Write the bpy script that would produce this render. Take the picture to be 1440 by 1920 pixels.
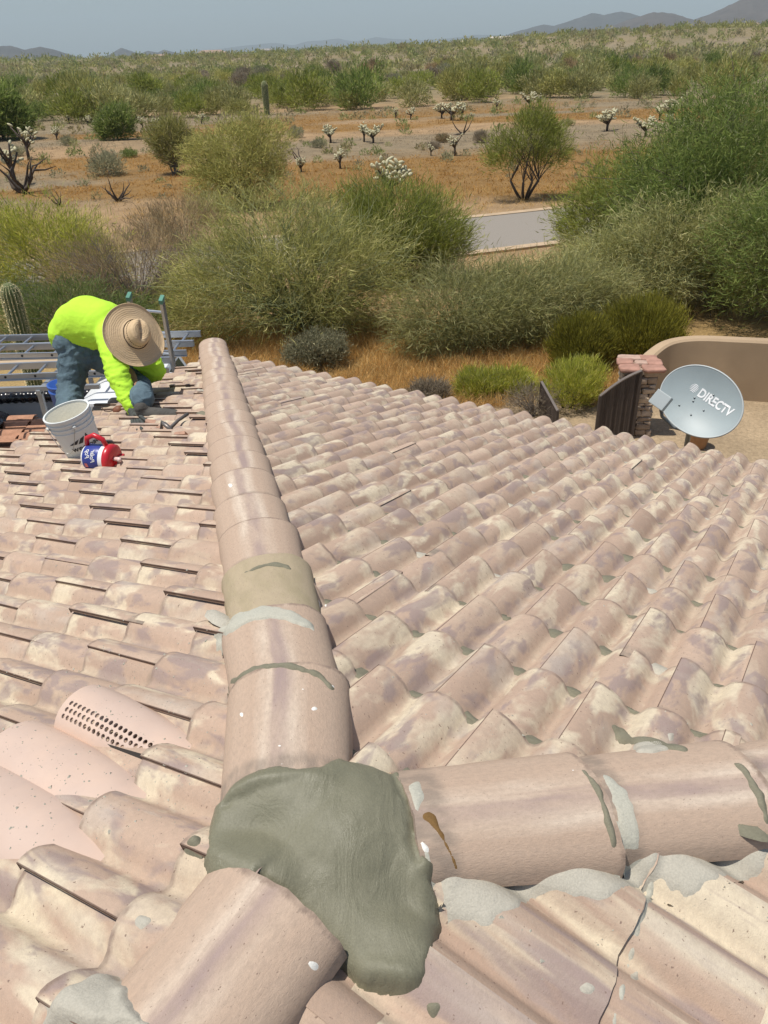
import bpy, bmesh, math, random
import numpy as np
from mathutils import Vector, Matrix, noise as mnoise
from mathutils.bvhtree import BVHTree
for o in list(bpy.data.objects): bpy.data.objects.remove(o)
S = bpy.context.scene
COL = S.collection
random.seed(5); RNG = np.random.default_rng(5)
R = math.radians

# ------------------------------------------------------------------ camera
FPX, PITCH, ROLL = 1476.0, 0.53191, -0.03488          # focal length for a 1920 px high picture
def V(*a): return np.array(a, float)
cF = V(0, math.cos(PITCH), -math.sin(PITCH)); u0 = V(0, math.sin(PITCH), math.cos(PITCH)); x0 = V(1, 0, 0)
cX = math.cos(ROLL)*x0 + math.sin(ROLL)*u0; cU = -math.sin(ROLL)*x0 + math.cos(ROLL)*u0
cam = bpy.data.objects.new('camera', bpy.data.cameras.new('camera')); COL.objects.link(cam)
cam.matrix_world = Matrix(((cX[0], cU[0], -cF[0], 0), (cX[1], cU[1], -cF[1], 0), (cX[2], cU[2], -cF[2], 0), (0, 0, 0, 1)))
cam.data.sensor_fit = 'VERTICAL'; cam.data.sensor_height = 24; cam.data.lens = 24*FPX/1920
cam.data.clip_start = .05; cam.data.clip_end = 40000
S.camera = cam

# ------------------------------------------------------------------ light
SUN_DIR = Vector((-.30, -.07, .95)).normalized()
w = bpy.data.worlds.new('World'); S.world = w; w.use_nodes = True
nt = w.node_tree; nt.nodes.clear()
sky = nt.nodes.new('ShaderNodeTexSky'); sky.sky_type = 'NISHITA'; sky.sun_disc = False
sky.sun_elevation = math.asin(SUN_DIR.z); sky.sun_rotation = math.atan2(SUN_DIR.x, SUN_DIR.y)
sky.altitude = 700; sky.air_density = 1.0; sky.dust_density = 2.2; sky.ozone_density = 1.5
bg = nt.nodes.new('ShaderNodeBackground'); bg.inputs[1].default_value = .095
wo = nt.nodes.new('ShaderNodeOutputWorld'); nt.links.new(sky.outputs[0], bg.inputs[0]); nt.links.new(bg.outputs[0], wo.inputs[0])
sl = bpy.data.lights.new('sun', 'SUN'); sl.energy = 4.3; sl.angle = R(.55); sl.color = (1, .955, .88)
so = bpy.data.objects.new('sun', sl); COL.objects.link(so); so.rotation_euler = SUN_DIR.to_track_quat('Z', 'Y').to_euler()
S.view_settings.view_transform = 'Standard'; S.view_settings.look = 'None'; S.view_settings.gamma = 1
S.view_settings.exposure = 0.10; S.view_settings.use_curve_mapping = False
S.render.engine = 'CYCLES'
S.cycles.volume_bounces = 0; S.cycles.transparent_max_bounces = 8

# ------------------------------------------------------------------ where things stand
A = -.222638; SL = .2727
def d2(az): return V(math.sin(az), math.cos(az), 0)
APEX = V(-.16294, 1.13502, -1.45)*.93
DR, DL, DB = A+math.pi/4, A-math.pi/4, A+3*math.pi/4     # downslope azimuths of the three slopes
HIP1, HIP2, RID = d2(A)-V(0,0,SL/2**.5), d2(A+math.pi/2)-V(0,0,SL/2**.5), -d2(DR)
G = -5.3
def ray(x, y): return cF+(x-720)/FPX*cX+(960-y)/FPX*cU
def at(x, y, d): return Vector(ray(x, y)*d)               # a point at distance d into the scene
def gnd(x, y, z=G): r = ray(x, y); return Vector(r*(z/r[2]))
def proj(P):
    P = np.asarray(P, float); d = P@cF; return 720+FPX*(P@cX)/d, 960-FPX*(P@cU)/d, d
def hit(x, y, az, lift=0.):
    h = d2(az); n = h*SL+V(0, 0, 1); r = ray(x, y); a = APEX+V(0, 0, lift); return Vector(r*((a@n)/(r@n)))
def slope_uv(P, az):
    q = np.array(P)-APEX; return (q@d2(az))*math.sqrt(1+SL*SL), q@d2(az+math.pi/2)

# ------------------------------------------------------------------ helpers
def tag(o, label=None, cat=None, group=None, kind=None):
    if label: o['label'] = label
    if cat: o['category'] = cat
    if group: o['group'] = group
    if kind: o['kind'] = kind
    return o
def link(name, me, mat=None, parent=None, smooth=False):
    o = bpy.data.objects.new(name, me); COL.objects.link(o)
    if mat and not me.materials: me.materials.append(mat)
    if parent: o.parent = parent
    if smooth: me.polygons.foreach_set('use_smooth', [True]*len(me.polygons))
    return o
def empty(name, loc=(0,0,0), rz=0):
    o = bpy.data.objects.new(name, None); COL.objects.link(o); o.location = loc; o.rotation_euler.z = rz; o.empty_display_size = .1
    return o
def npmesh(name, verts, faces, cols=None, uvs=None):
    """verts (n,3), faces (m,k) all k-gons; cols per vertex (n,3); uvs per vertex (n,2)"""
    verts = np.asarray(verts, np.float32); faces = np.asarray(faces, np.int32); m, k = faces.shape
    me = bpy.data.meshes.new(name); me.vertices.add(len(verts)); me.vertices.foreach_set('co', verts.ravel())
    me.loops.add(m*k); me.loops.foreach_set('vertex_index', faces.ravel())
    me.polygons.add(m); me.polygons.foreach_set('loop_start', np.arange(m, dtype=np.int32)*k)
    me.polygons.foreach_set('loop_total', np.full(m, k, np.int32))
    me.update(calc_edges=True)
    if cols is not None:
        a = me.color_attributes.new('Col', 'FLOAT_COLOR', 'POINT'); c = np.ones((len(verts), 4), np.float32); c[:, :3] = cols
        a.data.foreach_set('color', c.ravel())
    if uvs is not None:
        l = me.uv_layers.new(name='UVMap'); l.data.foreach_set('uv', np.asarray(uvs, np.float32)[faces.ravel()].ravel())
    return me
class MB:
    """collects primitives for one mesh"""
    def __init__(s): s.v = []; s.f = []
    def add(s, v, f): b = len(s.v); s.v += [tuple(p) for p in v]; s.f += [tuple(i+b for i in q) for q in f]; return s
    def box(s, c, d, M=None):
        cx, cy, cz = c; x, y, z = d[0]/2, d[1]/2, d[2]/2
        v = [Vector((cx+i*x, cy+j*y, cz+k*z)) for i in (-1,1) for j in (-1,1) for k in (-1,1)]
        if M: v = [M@p for p in v]
        return s.add(v, [(0,1,3,2),(4,6,7,5),(0,4,5,1),(2,3,7,6),(0,2,6,4),(1,5,7,3)])
    def tube(s, pts, rad, n=8, cap=True):
        pts = [Vector(p) for p in pts]; rs = rad if isinstance(rad, (list, tuple)) else [rad]*len(pts); v = []; f = []
        t = (pts[1]-pts[0]).normalized(); up = t.orthogonal().normalized()
        for i, p in enumerate(pts):
            if i: t = (pts[min(i+1, len(pts)-1)]-pts[i-1]).normalized()
            up = (up-t*up.dot(t)).normalized(); sd = t.cross(up)
            v += [p+(up*math.cos(a)+sd*math.sin(a))*rs[i] for a in (2*math.pi*k/n for k in range(n))]
        for i in range(len(pts)-1):
            for k in range(n): f.append((i*n+k, i*n+(k+1)%n, (i+1)*n+(k+1)%n, (i+1)*n+k))
        if cap: f += [tuple(range(n-1, -1, -1)), tuple((len(pts)-1)*n+k for k in range(n))]
        return s.add(v, f)
    def lathe(s, prof, n=32, M=None, sy=1, close=False):
        v = [Vector((r*math.cos(2*math.pi*k/n), r*sy*math.sin(2*math.pi*k/n), z)) for r, z in prof for k in range(n)]
        if M: v = [M@p for p in v]
        f = [(i*n+k, i*n+(k+1)%n, (i+1)*n+(k+1)%n, (i+1)*n+k) for i in range(len(prof)-1) for k in range(n)]
        return s.add(v, f)
    def build(s, name, mat, parent=None, smooth=False, bevel=0):
        me = bpy.data.meshes.new(name); me.from_pydata([tuple(p) for p in s.v], [], s.f); me.update()
        if bevel:
            bm = bmesh.new(); bm.from_mesh(me); bmesh.ops.bevel(bm, geom=bm.edges[:], offset=bevel, segments=2, affect='EDGES', profile=.7); bm.to_mesh(me); bm.free()
        return link(name, me, mat, parent, smooth)

# numpy value noise
def _h(i, j, s): 
    n = np.sin(i*127.1+j*311.7+s*74.7)*43758.5453; return n-np.floor(n)
def vn(x, y, s=0):
    i, j = np.floor(x), np.floor(y); a, b = x-i, y-j; a = a*a*(3-2*a); b = b*b*(3-2*b)
    return (_h(i,j,s)*(1-a)+_h(i+1,j,s)*a)*(1-b)+(_h(i,j+1,s)*(1-a)+_h(i+1,j+1,s)*a)*b
def fbm(x, y, s=0, o=4):
    r = 0; k = .5
    for q in range(o): r = r+k*vn(x*2**q, y*2**q, s+q*7); k *= .5
    return r/(1-.5**o)
def sstep(a, b, x): t = np.clip((x-a)/(b-a), 0, 1); return t*t*(3-2*t)

# ------------------------------------------------------------------ materials
class NG:
    def __init__(s, name):
        s.m = bpy.data.materials.new(name); s.m.use_nodes = True; s.t = s.m.node_tree; s.b = s.t.nodes['Principled BSDF']
    def n(s, typ, **k):
        nd = s.t.nodes.new('ShaderNode'+typ)
        for a, b in k.items(): setattr(nd, a, b)
        return nd
    def l(s, a, b): s.t.links.new(a, b); return s
    def val(s, sock, v):
        if hasattr(v, 'is_output'): s.l(v, sock)
        else: sock.default_value = v
    def math(s, op, a, b=0., c=0.):
        nd = s.n('Math', operation=op); s.val(nd.inputs[0], a); s.val(nd.inputs[1], b); s.val(nd.inputs[2], c); return nd.outputs[0]
    def vmath(s, op, a, b):
        nd = s.n('VectorMath', operation=op); s.val(nd.inputs[0], a); s.val(nd.inputs[1], b); return nd.outputs[0]
    def noise(s, vec, scale, detail=3., rough=.55, dist=0.):
        nd = s.n('TexNoise'); s.l(vec, nd.inputs['Vector']); nd.inputs['Scale'].default_value = scale; nd.inputs['Detail'].default_value = detail
        nd.inputs['Roughness'].default_value = rough; nd.inputs['Distortion'].default_value = dist; return nd.outputs[0]
    def ramp(s, f, pts):
        nd = s.n('ValToRGB'); s.l(f, nd.inputs[0]); e = nd.color_ramp.elements
        while len(e) < len(pts): e.new(.5)
        for q, (p, c) in zip(e, pts): q.position = p; q.color = (c, c, c, 1) if isinstance(c, (int, float)) else (*c, 1)
        return nd.outputs[0]
    def mix(s, f, a, b, mode='MIX'):
        nd = s.n('Mix', data_type='RGBA', blend_type=mode); s.val(nd.inputs[0], f)
        for sk, v in ((nd.inputs[6], a), (nd.inputs[7], b)): s.val(sk, v if hasattr(v, 'is_output') else (*v, 1))
        return nd.outputs[2]
    def mapr(s, f, a, b, c=0., d=1.):
        nd = s.n('MapRange'); s.l(f, nd.inputs[0]); nd.inputs[1].default_value = a; nd.inputs[2].default_value = b; nd.inputs[3].default_value = c; nd.inputs[4].default_value = d; return nd.outputs[0]
    def bump(s, h, strength=.3, dist=.01):
        nd = s.n('Bump'); s.l(h, nd.inputs['Height']); nd.inputs['Strength'].default_value = strength; nd.inputs['Distance'].default_value = dist
        s.l(nd.outputs[0], s.b.inputs['Normal']); return s
    def base(s, c): s.val(s.b.inputs['Base Color'], c if hasattr(c, 'is_output') else (*c, 1)); return s
    def set(s, rough=.7, metal=0., spec=.5):
        s.b.inputs['Roughness'].default_value = rough; s.b.inputs['Metallic'].default_value = metal; s.b.inputs['Specular IOR Level'].default_value = spec; return s
def obj_co(g): return g.n('TexCoord').outputs['Object']
def wobble(name, col, var=.12, scale=6., rough=.7, metal=0., spec=.4, bump=.0, bscale=60., dist=.003):
    """plain painted or natural surface with slight uneven tone"""
    g = NG(name); co = obj_co(g); n1 = g.noise(co, scale, 4)
    f = g.mapr(n1, .3, .7, 1-var, 1+var); c = g.mix(1., col, f, 'MULTIPLY'); g.base(c).set(rough, metal, spec)
    if bump: g.bump(g.noise(co, bscale, 3), bump, dist)
    return g.m

def tile_coords(g):
    uv = g.n('UVMap').outputs[0]; oi = g.n('ObjectInfo').outputs['Random']
    off = g.n('CombineXYZ'); g.l(g.math('MULTIPLY', oi, 91.), off.inputs[0]); g.l(g.math('MULTIPLY', oi, 53.), off.inputs[1]); g.l(g.math('MULTIPLY', oi, 17.), off.inputs[2])
    return uv, g.vmath('ADD', uv, off.outputs[0])
def clay_finish(g, co, c, speck=.35):
    dirt = g.noise(co, 55, 5, .7); c = g.mix(g.mapr(dirt, .38, .72, 0., speck), c, (.31, .24, .19))
    fine = g.noise(co, 420, 2, .6); c = g.mix(1., c, g.mapr(fine, .25, .75, .93, 1.07), 'MULTIPLY')
    pit = g.noise(co, 130, 2, .5); c = g.mix(g.ramp(pit, [(.0, 1.), (.27, .8), (.31, 0.)]), c, (.2, .14, .11))
    g.base(c).set(.93, 0, .2)
    h = g.math('ADD', g.math('MULTIPLY', g.noise(co, 90, 4, .7), .7), g.math('MULTIPLY', fine, .3)); g.bump(h, .6, .0035)
    return g.m
def mk_tile(name='clay_tile', vs=.40, fv=1.):
    g = NG(name); uv, co = tile_coords(g); sx = g.n('SeparateXYZ'); g.l(uv, sx.inputs[0]); vv = g.mapr(sx.outputs[1], .06, .34, -.045*fv, .045*fv)
    st = g.vmath('MULTIPLY', co, (1., vs, 1.))
    tone = g.mapr(g.noise(co, .8, 1), .3, .7, .0, 1.); base = g.mix(tone, (.36, .262, .195), (.54, .41, .31)); base = g.mix(g.math('MULTIPLY', g.noise(st, 6, 3), .6), base, (.49, .335, .25))
    wave = g.noise(st, 26, 4, .6, .8)
    cream = g.ramp(g.math('ADD', vv, g.math('ADD', g.math('MULTIPLY', g.noise(st, 11, 3, .55, .5), .85), g.math('MULTIPLY', wave, .15))), [(.50, 0.), (.60, 1.)])
    cream = g.math('MULTIPLY', cream, g.ramp(g.noise(g.vmath('ADD', co, (3., 44., 9.)), .9, 1), [(.38, .25), (.55, 1.)]))
    st2 = g.vmath('ADD', st, (31., 7., 3.))
    mauve = g.ramp(g.math('ADD', g.math('MULTIPLY', g.noise(st2, 14, 3, .55, .5), .85), g.math('MULTIPLY', wave, .15)), [(.525, 0.), (.60, .95)])
    c = g.mix(g.math('MULTIPLY', cream, .85), base, (.68, .59, .43))
    c = g.mix(g.math('MULTIPLY', mauve, .8), c, (.30, .23, .215))
    c = g.mix(g.ramp(g.noise(g.vmath('ADD', st, (5., 90., 3.)), 7, 3), [(.58, 0.), (.68, .5)]), c, (.53, .46, .38))
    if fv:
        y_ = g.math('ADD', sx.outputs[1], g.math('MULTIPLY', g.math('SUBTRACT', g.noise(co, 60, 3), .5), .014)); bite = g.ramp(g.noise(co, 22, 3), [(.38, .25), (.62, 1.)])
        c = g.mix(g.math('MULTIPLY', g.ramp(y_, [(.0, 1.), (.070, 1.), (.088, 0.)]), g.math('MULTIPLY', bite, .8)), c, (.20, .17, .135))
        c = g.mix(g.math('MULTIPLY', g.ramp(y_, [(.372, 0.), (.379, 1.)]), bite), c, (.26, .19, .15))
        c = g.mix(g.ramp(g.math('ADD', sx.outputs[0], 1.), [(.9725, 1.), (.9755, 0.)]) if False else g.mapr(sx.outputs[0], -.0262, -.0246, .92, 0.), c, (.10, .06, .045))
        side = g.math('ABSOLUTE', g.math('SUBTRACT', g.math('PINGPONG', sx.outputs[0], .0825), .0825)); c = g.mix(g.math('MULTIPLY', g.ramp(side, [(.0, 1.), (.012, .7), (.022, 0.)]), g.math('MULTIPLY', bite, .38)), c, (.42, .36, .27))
    return clay_finish(g, co, c)
def mk_ridge():
    g = NG('ridge_clay'); uv, co = tile_coords(g)
    st = g.vmath('MULTIPLY', co, (1., .07, 1.)); wv = g.noise(co, 9, 3)
    sx = g.n('SeparateXYZ'); g.l(uv, sx.inputs[0]); u = g.math('ADD', sx.outputs[0], g.math('MULTIPLY', g.math('SUBTRACT', wv, .5), .05)); u = g.math('ADD', u, g.mapr(g.noise(co, .7, 1), .3, .7, -.07, .07))
    fs = g.noise(g.vmath('MULTIPLY', co, (1., .04, 1.)), 45, 4, .7); u = g.math('ADD', u, g.math('MULTIPLY', g.math('SUBTRACT', fs, .5), .06))
    base = g.mix(g.noise(st, 7, 3), (.44, .315, .23), (.54, .41, .31))
    cream = g.ramp(u, [(.0, 0.), (.36, 0.), (.44, 1.), (.49, .3), (.52, .25), (.60, .85), (.68, 0.)])
    amt = g.ramp(g.noise(g.vmath('MULTIPLY', co, (1., .5, 1.)), 4, 3), [(.38, .15), (.6, .85)])
    c = g.mix(g.math('MULTIPLY', cream, amt), base, (.68, .575, .46))
    mv = g.ramp(u, [(.0, 0.), (.455, 0.), (.50, 1.), (.54, 1.), (.60, 0.)])
    c = g.mix(g.math('MULTIPLY', mv, g.ramp(g.noise(g.vmath('ADD', g.vmath('MULTIPLY', co, (1., .5, 1.)), (9., 9., 9.)), 5, 3), [(.38, .25), (.6, .95)])), c, (.34, .255, .235))
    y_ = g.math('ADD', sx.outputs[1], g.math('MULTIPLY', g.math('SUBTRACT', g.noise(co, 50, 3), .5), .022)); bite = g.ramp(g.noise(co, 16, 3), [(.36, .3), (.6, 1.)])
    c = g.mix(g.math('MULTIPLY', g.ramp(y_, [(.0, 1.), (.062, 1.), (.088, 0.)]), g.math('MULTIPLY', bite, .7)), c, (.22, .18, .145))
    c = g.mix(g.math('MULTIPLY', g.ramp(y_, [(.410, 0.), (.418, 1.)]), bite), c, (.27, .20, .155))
    return clay_finish(g, co, c, .45)
def mk_pink():
    g = NG('pink_vent_paint'); uv, co = tile_coords(g)
    c = g.mix(g.noise(co, 14, 4), (.52, .385, .31), (.58, .445, .365)); c = g.mix(g.ramp(g.noise(co, 5, 3), [(.5, 0.), (.7, .5)]), c, (.68, .49, .37))
    g.base(c).set(.6, 0, .4); g.bump(g.noise(co, 60, 3), .2, .002); return g.m
def mk_mortar(name, a, b, wet=0., bump=.5):
    g = NG(name); co = obj_co(g)
    c = g.mix(g.noise(co, 8, 4), a, b); c = g.mix(1., c, g.mapr(g.noise(co, 260, 3, .6), .25, .75, .86, 1.12), 'MULTIPLY'); g.base(c)
    g.set(.85, 0, .3)
    h = g.math('ADD', g.math('MULTIPLY', g.noise(co, 28, 4, .6, 1.2), .8), g.math('MULTIPLY', g.noise(co, 330, 3, .7), .25))
    if wet:
        h = g.math('ADD', g.math('MULTIPLY', g.noise(g.vmath('MULTIPLY', co, (1., .35, 1.)), 13, 4, .6, 2.), 1.), g.math('MULTIPLY', g.noise(co, 480, 3, .75), .22))
        g.val(g.b.inputs['Roughness'], g.ramp(g.noise(co, 7, 3), [(.40, .55), (.62, .27)])); g.b.inputs['Specular IOR Level'].default_value = .35
    g.bump(h, bump, .005); return g.m
M = {}
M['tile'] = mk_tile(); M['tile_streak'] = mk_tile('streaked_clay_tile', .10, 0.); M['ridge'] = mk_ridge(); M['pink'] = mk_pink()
def mk_smeared():
    g = NG('cement_smeared_clay'); uv, co = tile_coords(g)
    c = g.mix(g.ramp(g.noise(co, 7, 4), [(.35, 0.), (.6, 1.)]), (.36, .30, .19), (.43, .35, .235)); return clay_finish(g, co, c, .3)
M['smear'] = mk_smeared()
M['mortar_wet'] = mk_mortar('fresh_mortar', (.178, .170, .112), (.21, .20, .138), 1, .8)
M['mortar_dark'] = mk_mortar('curing_mortar', (.17, .16, .11), (.23, .215, .155))
M['mortar_old'] = mk_mortar('old_mortar', (.40, .40, .34), (.50, .47, .38), 0, .7)
M['mortar_pale'] = mk_mortar('pale_mortar', (.40, .375, .31), (.49, .455, .375), 0, .7)
M['white_spot'] = mk_mortar('white_splash', (.75, .73, .66), (.85, .83, .76))
M['rust'] = mk_mortar('tar_run', (.10, .055, .02), (.26, .15, .05), 0, .8)
M['felt'] = wobble('roof_felt', (.05, .045, .04), rough=.95)
M['stucco'] = wobble('tan_stucco', (.42, .31, .20), .10, 1.5, .9, 0, .2, .5, 70)
M['stucco_top'] = M['stucco']
M['fascia'] = wobble('brown_paint', (.16, .10, .065), .1)

def mk_leaf(name='foliage'):
    g = NG(name); a = g.n('Attribute', attribute_name='Col'); oi = g.n('ObjectInfo').outputs['Random']
    c = g.mix(1., a.outputs['Color'], g.mapr(oi, 0, 1, .85, 1.15), 'MULTIPLY'); g.base(c).set(.75, 0, .15)
    tr = g.n('BsdfTranslucent'); g.l(c, tr.inputs[0]); mx = g.n('MixShader'); mx.inputs[0].default_value = .42
    g.l(g.b.outputs[0], mx.inputs[1]); g.l(tr.outputs[0], mx.inputs[2]); g.l(mx.outputs[0], g.t.nodes['Material Output'].inputs[0]); return g.m
M['leaf'] = mk_leaf()
def mk_col(name, rough=.85):
    g = NG(name); a = g.n('Attribute', attribute_name='Col'); g.base(a.outputs['Color']).set(rough, 0, .2); return g.m
M['col'] = mk_col('painted_by_kind')

# ================================================================== TERRAIN
def orange_mask(x, y):
    m = sstep(.50, .60, fbm(x*.035+3, y*.10, 11))*sstep(29, 36, y)*(1-sstep(72, 100, y))
    m2 = sstep(-12, 6, x)*sstep(31, 36, y)*(1-sstep(42, 56, y))*sstep(.38, .5, fbm(x*.06, y*.2, 17))
    return np.clip(m+m2, 0, 1)
def terr(x, y):
    d = np.hypot(x, y)
    z = G+np.zeros_like(d)
    z = z+(fbm(x*.05, y*.05, 3)-.5)*.5*sstep(22, 50, d)
    z = z+sstep(125, 420, d)*(3.2+5.0*sstep(-.25, .5, x/np.maximum(d, 1)))+(fbm(x*.012, y*.012, 5)-.5)*6*sstep(130, 320, d)*(1-sstep(600, 1200, d)*.6)
    z = z-sstep(700, 2600, d)*4*(x/np.maximum(d,1) < .2)
    return z
def build_terrain():
    ys = np.concatenate([np.arange(-30, 10, 2.), np.arange(10, 110, .7), np.geomspace(110, 15000, 150)])
    t = np.linspace(-1, 1, 241); 
    X = np.array([t*(26+abs(y)*.85)*1. for y in ys]); Y = np.repeat(ys[:, None], len(t), 1)
    Z = terr(X, Y); n, m = X.shape
    v = np.stack([X, Y, Z], -1).reshape(-1, 3)
    ii = (np.arange(n-1)[:, None]*m+np.arange(m-1)[None]).ravel(); f = np.stack([ii, ii+1, ii+m+1, ii+m], 1)
    x, y = v[:, 0], v[:, 1]; d = np.hypot(x, y)
    soil = np.array([.35, .235, .13])[None]*np.ones((len(x), 1))
    a = sstep(.45, .62, fbm(x*.03, y*.09, 21))[:, None]; c = soil*(1-a*.75)+np.array([.215, .18, .12])*a*.75
    om = (orange_mask(x, y)*.9)[:, None]; c = c*(1-om)+np.array([.25, .145, .05])*om
    st = (sstep(.48, .6, fbm(x*.1, y*.25, 31))*sstep(10, 14, y)*(1-sstep(24, 34, y))*.7)[:, None]; c = c*(1-st)+np.array([.46, .32, .13])*st
    gg = (sstep(12.6, 13.4, y)*(1-sstep(16.5, 20, y))*sstep(-5, -3, x)*.85)[:, None]; c = c*(1-gg)+np.array([.36, .235, .095])*gg; gr = (1-sstep(12.4, 13.4, y))[:, None]*1.; c = c*(1-gr)+np.array([.40, .30, .19])*gr
    fb = (sstep(85, 120, d)*.7)[:, None]; c = c*(1-fb)+np.array([.19, .17, .10])*fb
    lt = (sstep(.55, .66, fbm(x*.02, y*.05, 41))*sstep(100, 140, d)*.7)[:, None]; c = c*(1-lt)+np.array([.30, .235, .165])*lt
    me = npmesh('desert_ground', v, f, c)
    g = NG('desert_soil'); at_ = g.n('Attribute', attribute_name='Col'); co = obj_co(g)
    cc = g.mix(1., at_.outputs['Color'], g.mapr(g.noise(co, .9, 6, .65), .3, .7, .78, 1.2), 'MULTIPLY')
    cc = g.mix(1., cc, g.mapr(g.noise(co, 16, 4, .7), .25, .75, .72, 1.25), 'MULTIPLY'); g.base(cc).set(.95, 0, .1)
    g.bump(g.noise(co, 22, 5, .7), .9, .04)
    return tag(link('desert_ground', me, g.m, None, True), kind='structure')
build_terrain()
def gz(x, y): return float(terr(np.array([float(x)]), np.array([float(y)]))[0])

# road with pale concrete edges
def strip(name, pts, w0, w1, dz, mat, kerb=0):
    pts = [Vector((p[0], p[1], 0)) for p in pts]; L = []
    for i in range(len(pts)-1):
        for k in range(8):
            t = k/8; p0, p1, p2, p3 = pts[max(i-1,0)], pts[i], pts[i+1], pts[min(i+2, len(pts)-1)]
            L.append(.5*((2*p1)+(-p0+p2)*t+(2*p0-5*p1+4*p2-p3)*t*t+(-p0+3*p1-3*p2+p3)*t**3))
    L.append(pts[-1]); m = MB(); v = []; f = []
    for i, p in enumerate(L):
        t = (L[min(i+1, len(L)-1)]-L[max(i-1, 0)]).normalized(); nr = Vector((t.y, -t.x, 0))
        for w_, h in ((w0, -.2), (w0, 0), (w1, 0), (w1, -.2)):
            q = p+nr*w_; v.append((q.x, q.y, max(gz(q.x, q.y), G-.1)+dz+h))
        if i: b = i*4; f += [(b-4+k, b-3+k, b+1+k, b+k) for k in range(3)]
    m.add(v, f); return tag(m.build(name, mat), kind='structure')
RP = [(-34, 14), (-20, 19), (-6, 23.5), (4.3, 27.0), (14, 31), (32, 41), (60, 62)]
g = NG('worn_asphalt'); co = obj_co(g); g.base(g.mix(g.noise(co, 30, 5, .7), (.24, .21, .18), (.31, .28, .235))).set(.9, 0, .2); g.bump(g.noise(co, 80, 3), .4, .01)
strip('road', RP, -2.35, 2.35, .05, g.m)
gk = wobble('road_edging', (.46, .34, .22), .15, 3, .95)
strip('road_verge', RP, -2.75, -2.36, .07, gk); strip('road_verge', RP, 2.36, 2.75, .07, gk)

# mountains -------------------------------------------------------------
def ridge_range(name, prof, D, depth, col1, col2, seed):
    """prof: silhouette in picture coords (x, y); built as a solid ridge with gullied slopes at distance D"""
    xs = np.linspace(prof[0][0], prof[-1][0], max(60, int((prof[-1][0]-prof[0][0])/3))); ysil = np.interp(xs, [p[0] for p in prof], [p[1] for p in prof])
    rows = 22; v = []
    for i, t in enumerate(np.linspace(-1, 1.0, rows)):
        for x, y in zip(xs, ysil):
            r = ray(x, y); k = D/math.hypot(r[0], r[1]); P = r*k; h = max(P[2]+8, 0)
            r2 = np.array([r[0], r[1]])/math.hypot(r[0], r[1]); q = P[:2]+r2*t*depth
            prof_h = (1-abs(t))**1.05; sc = depth*.35
            gul = 1-.55*abs(2*fbm(np.array([q[0]/sc]), np.array([q[1]/sc]), seed, 5)[0]-1)*min(1, abs(t)*3.2)
            jag = 1+.05*(fbm(np.array([x*.09]), np.array([0.]), seed+3, 4)[0]-.5)
            v.append((q[0], q[1], -8+h*prof_h*gul*jag))
    m = len(xs); ii = (np.arange(rows-1)[:, None]*m+np.arange(m-1)[None]).ravel(); f = np.stack([ii, ii+1, ii+m+1, ii+m], 1)
    g = NG(name+'_rock'); co = obj_co(g); n_ = g.noise(co, 1/60, 6, .7); g.base(g.mix(g.ramp(n_, [(.35, 0.), (.65, 1.)]), col1, col2)).set(.95, 0, .1)
    return tag(link(name, npmesh(name, v, f), g.m, None, True), kind='structure')
br1, br2 = (.05, .045, .042), (.085, .072, .062)
ridge_range('hills', [(-260, 122), (-180, 92), (-120, 86), (-60, 96), (-20, 88), (5, 84), (20, 84), (45, 92), (75, 86), (100, 91), (140, 104), (170, 112)], 4200, 800, br1, br2, 1)
ridge_range('hills', [(180, 112), (207, 101), (227, 88), (262, 100), (277, 94), (295, 98), (307, 92), (325, 97), (360, 107)], 5200, 700, br1, br2, 2)
ridge_range('mountains', [(250, 108), (330, 98), (410, 91), (480, 82), (510, 79), (550, 84), (577, 76), (635, 71), (665, 77), (705, 68), (740, 72), (790, 74), (850, 70), (895, 64), (960, 66), (1020, 76)], 11500, 1800, br1, br2, 3)
ridge_range('mountains', [(880, 84), (935, 70), (970, 57), (1020, 43), (1040, 46), (1070, 36), (1110, 21), (1135, 24), (1165, 18), (1200, 27), (1240, 34), (1300, 45), (1340, 60)], 5600, 1300, br1, br2, 4)
ridge_range('mountains', [(1050, 78), (1120, 58), (1170, 38), (1225, 20), (1260, 22), (1285, 30), (1302, 35), (1330, 25), (1360, 10), (1385, -2), (1440, -16), (1520, -30), (1600, -20), (1720, 20)], 4000, 900, (.065, .05, .042), (.11, .085, .07), 5)

# haze
hz = MB().box((0, 4000, 192), (40000, 24000, 700)).build('haze', None)
hz.location = (0, 0, 0); tag(hz, 'thin pale haze over the whole desert', kind='stuff')
for v_ in hz.data.vertices: v_.co.z = -40 if v_.co.z < 0 else 620
hm = bpy.data.materials.new('haze_air'); hm.use_nodes = True; t_ = hm.node_tree; t_.nodes.clear()
pv = t_.nodes.new('ShaderNodeVolumePrincipled'); pv.inputs['Color'].default_value = (.80, .95, 1, 1); pv.inputs['Density'].default_value = 1.25e-4; pv.inputs['Anisotropy'].default_value = 0.
t_.links.new(pv.outputs[0], t_.nodes.new('ShaderNodeOutputMaterial').inputs['Volume']); hz.data.materials.append(hm)

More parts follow.
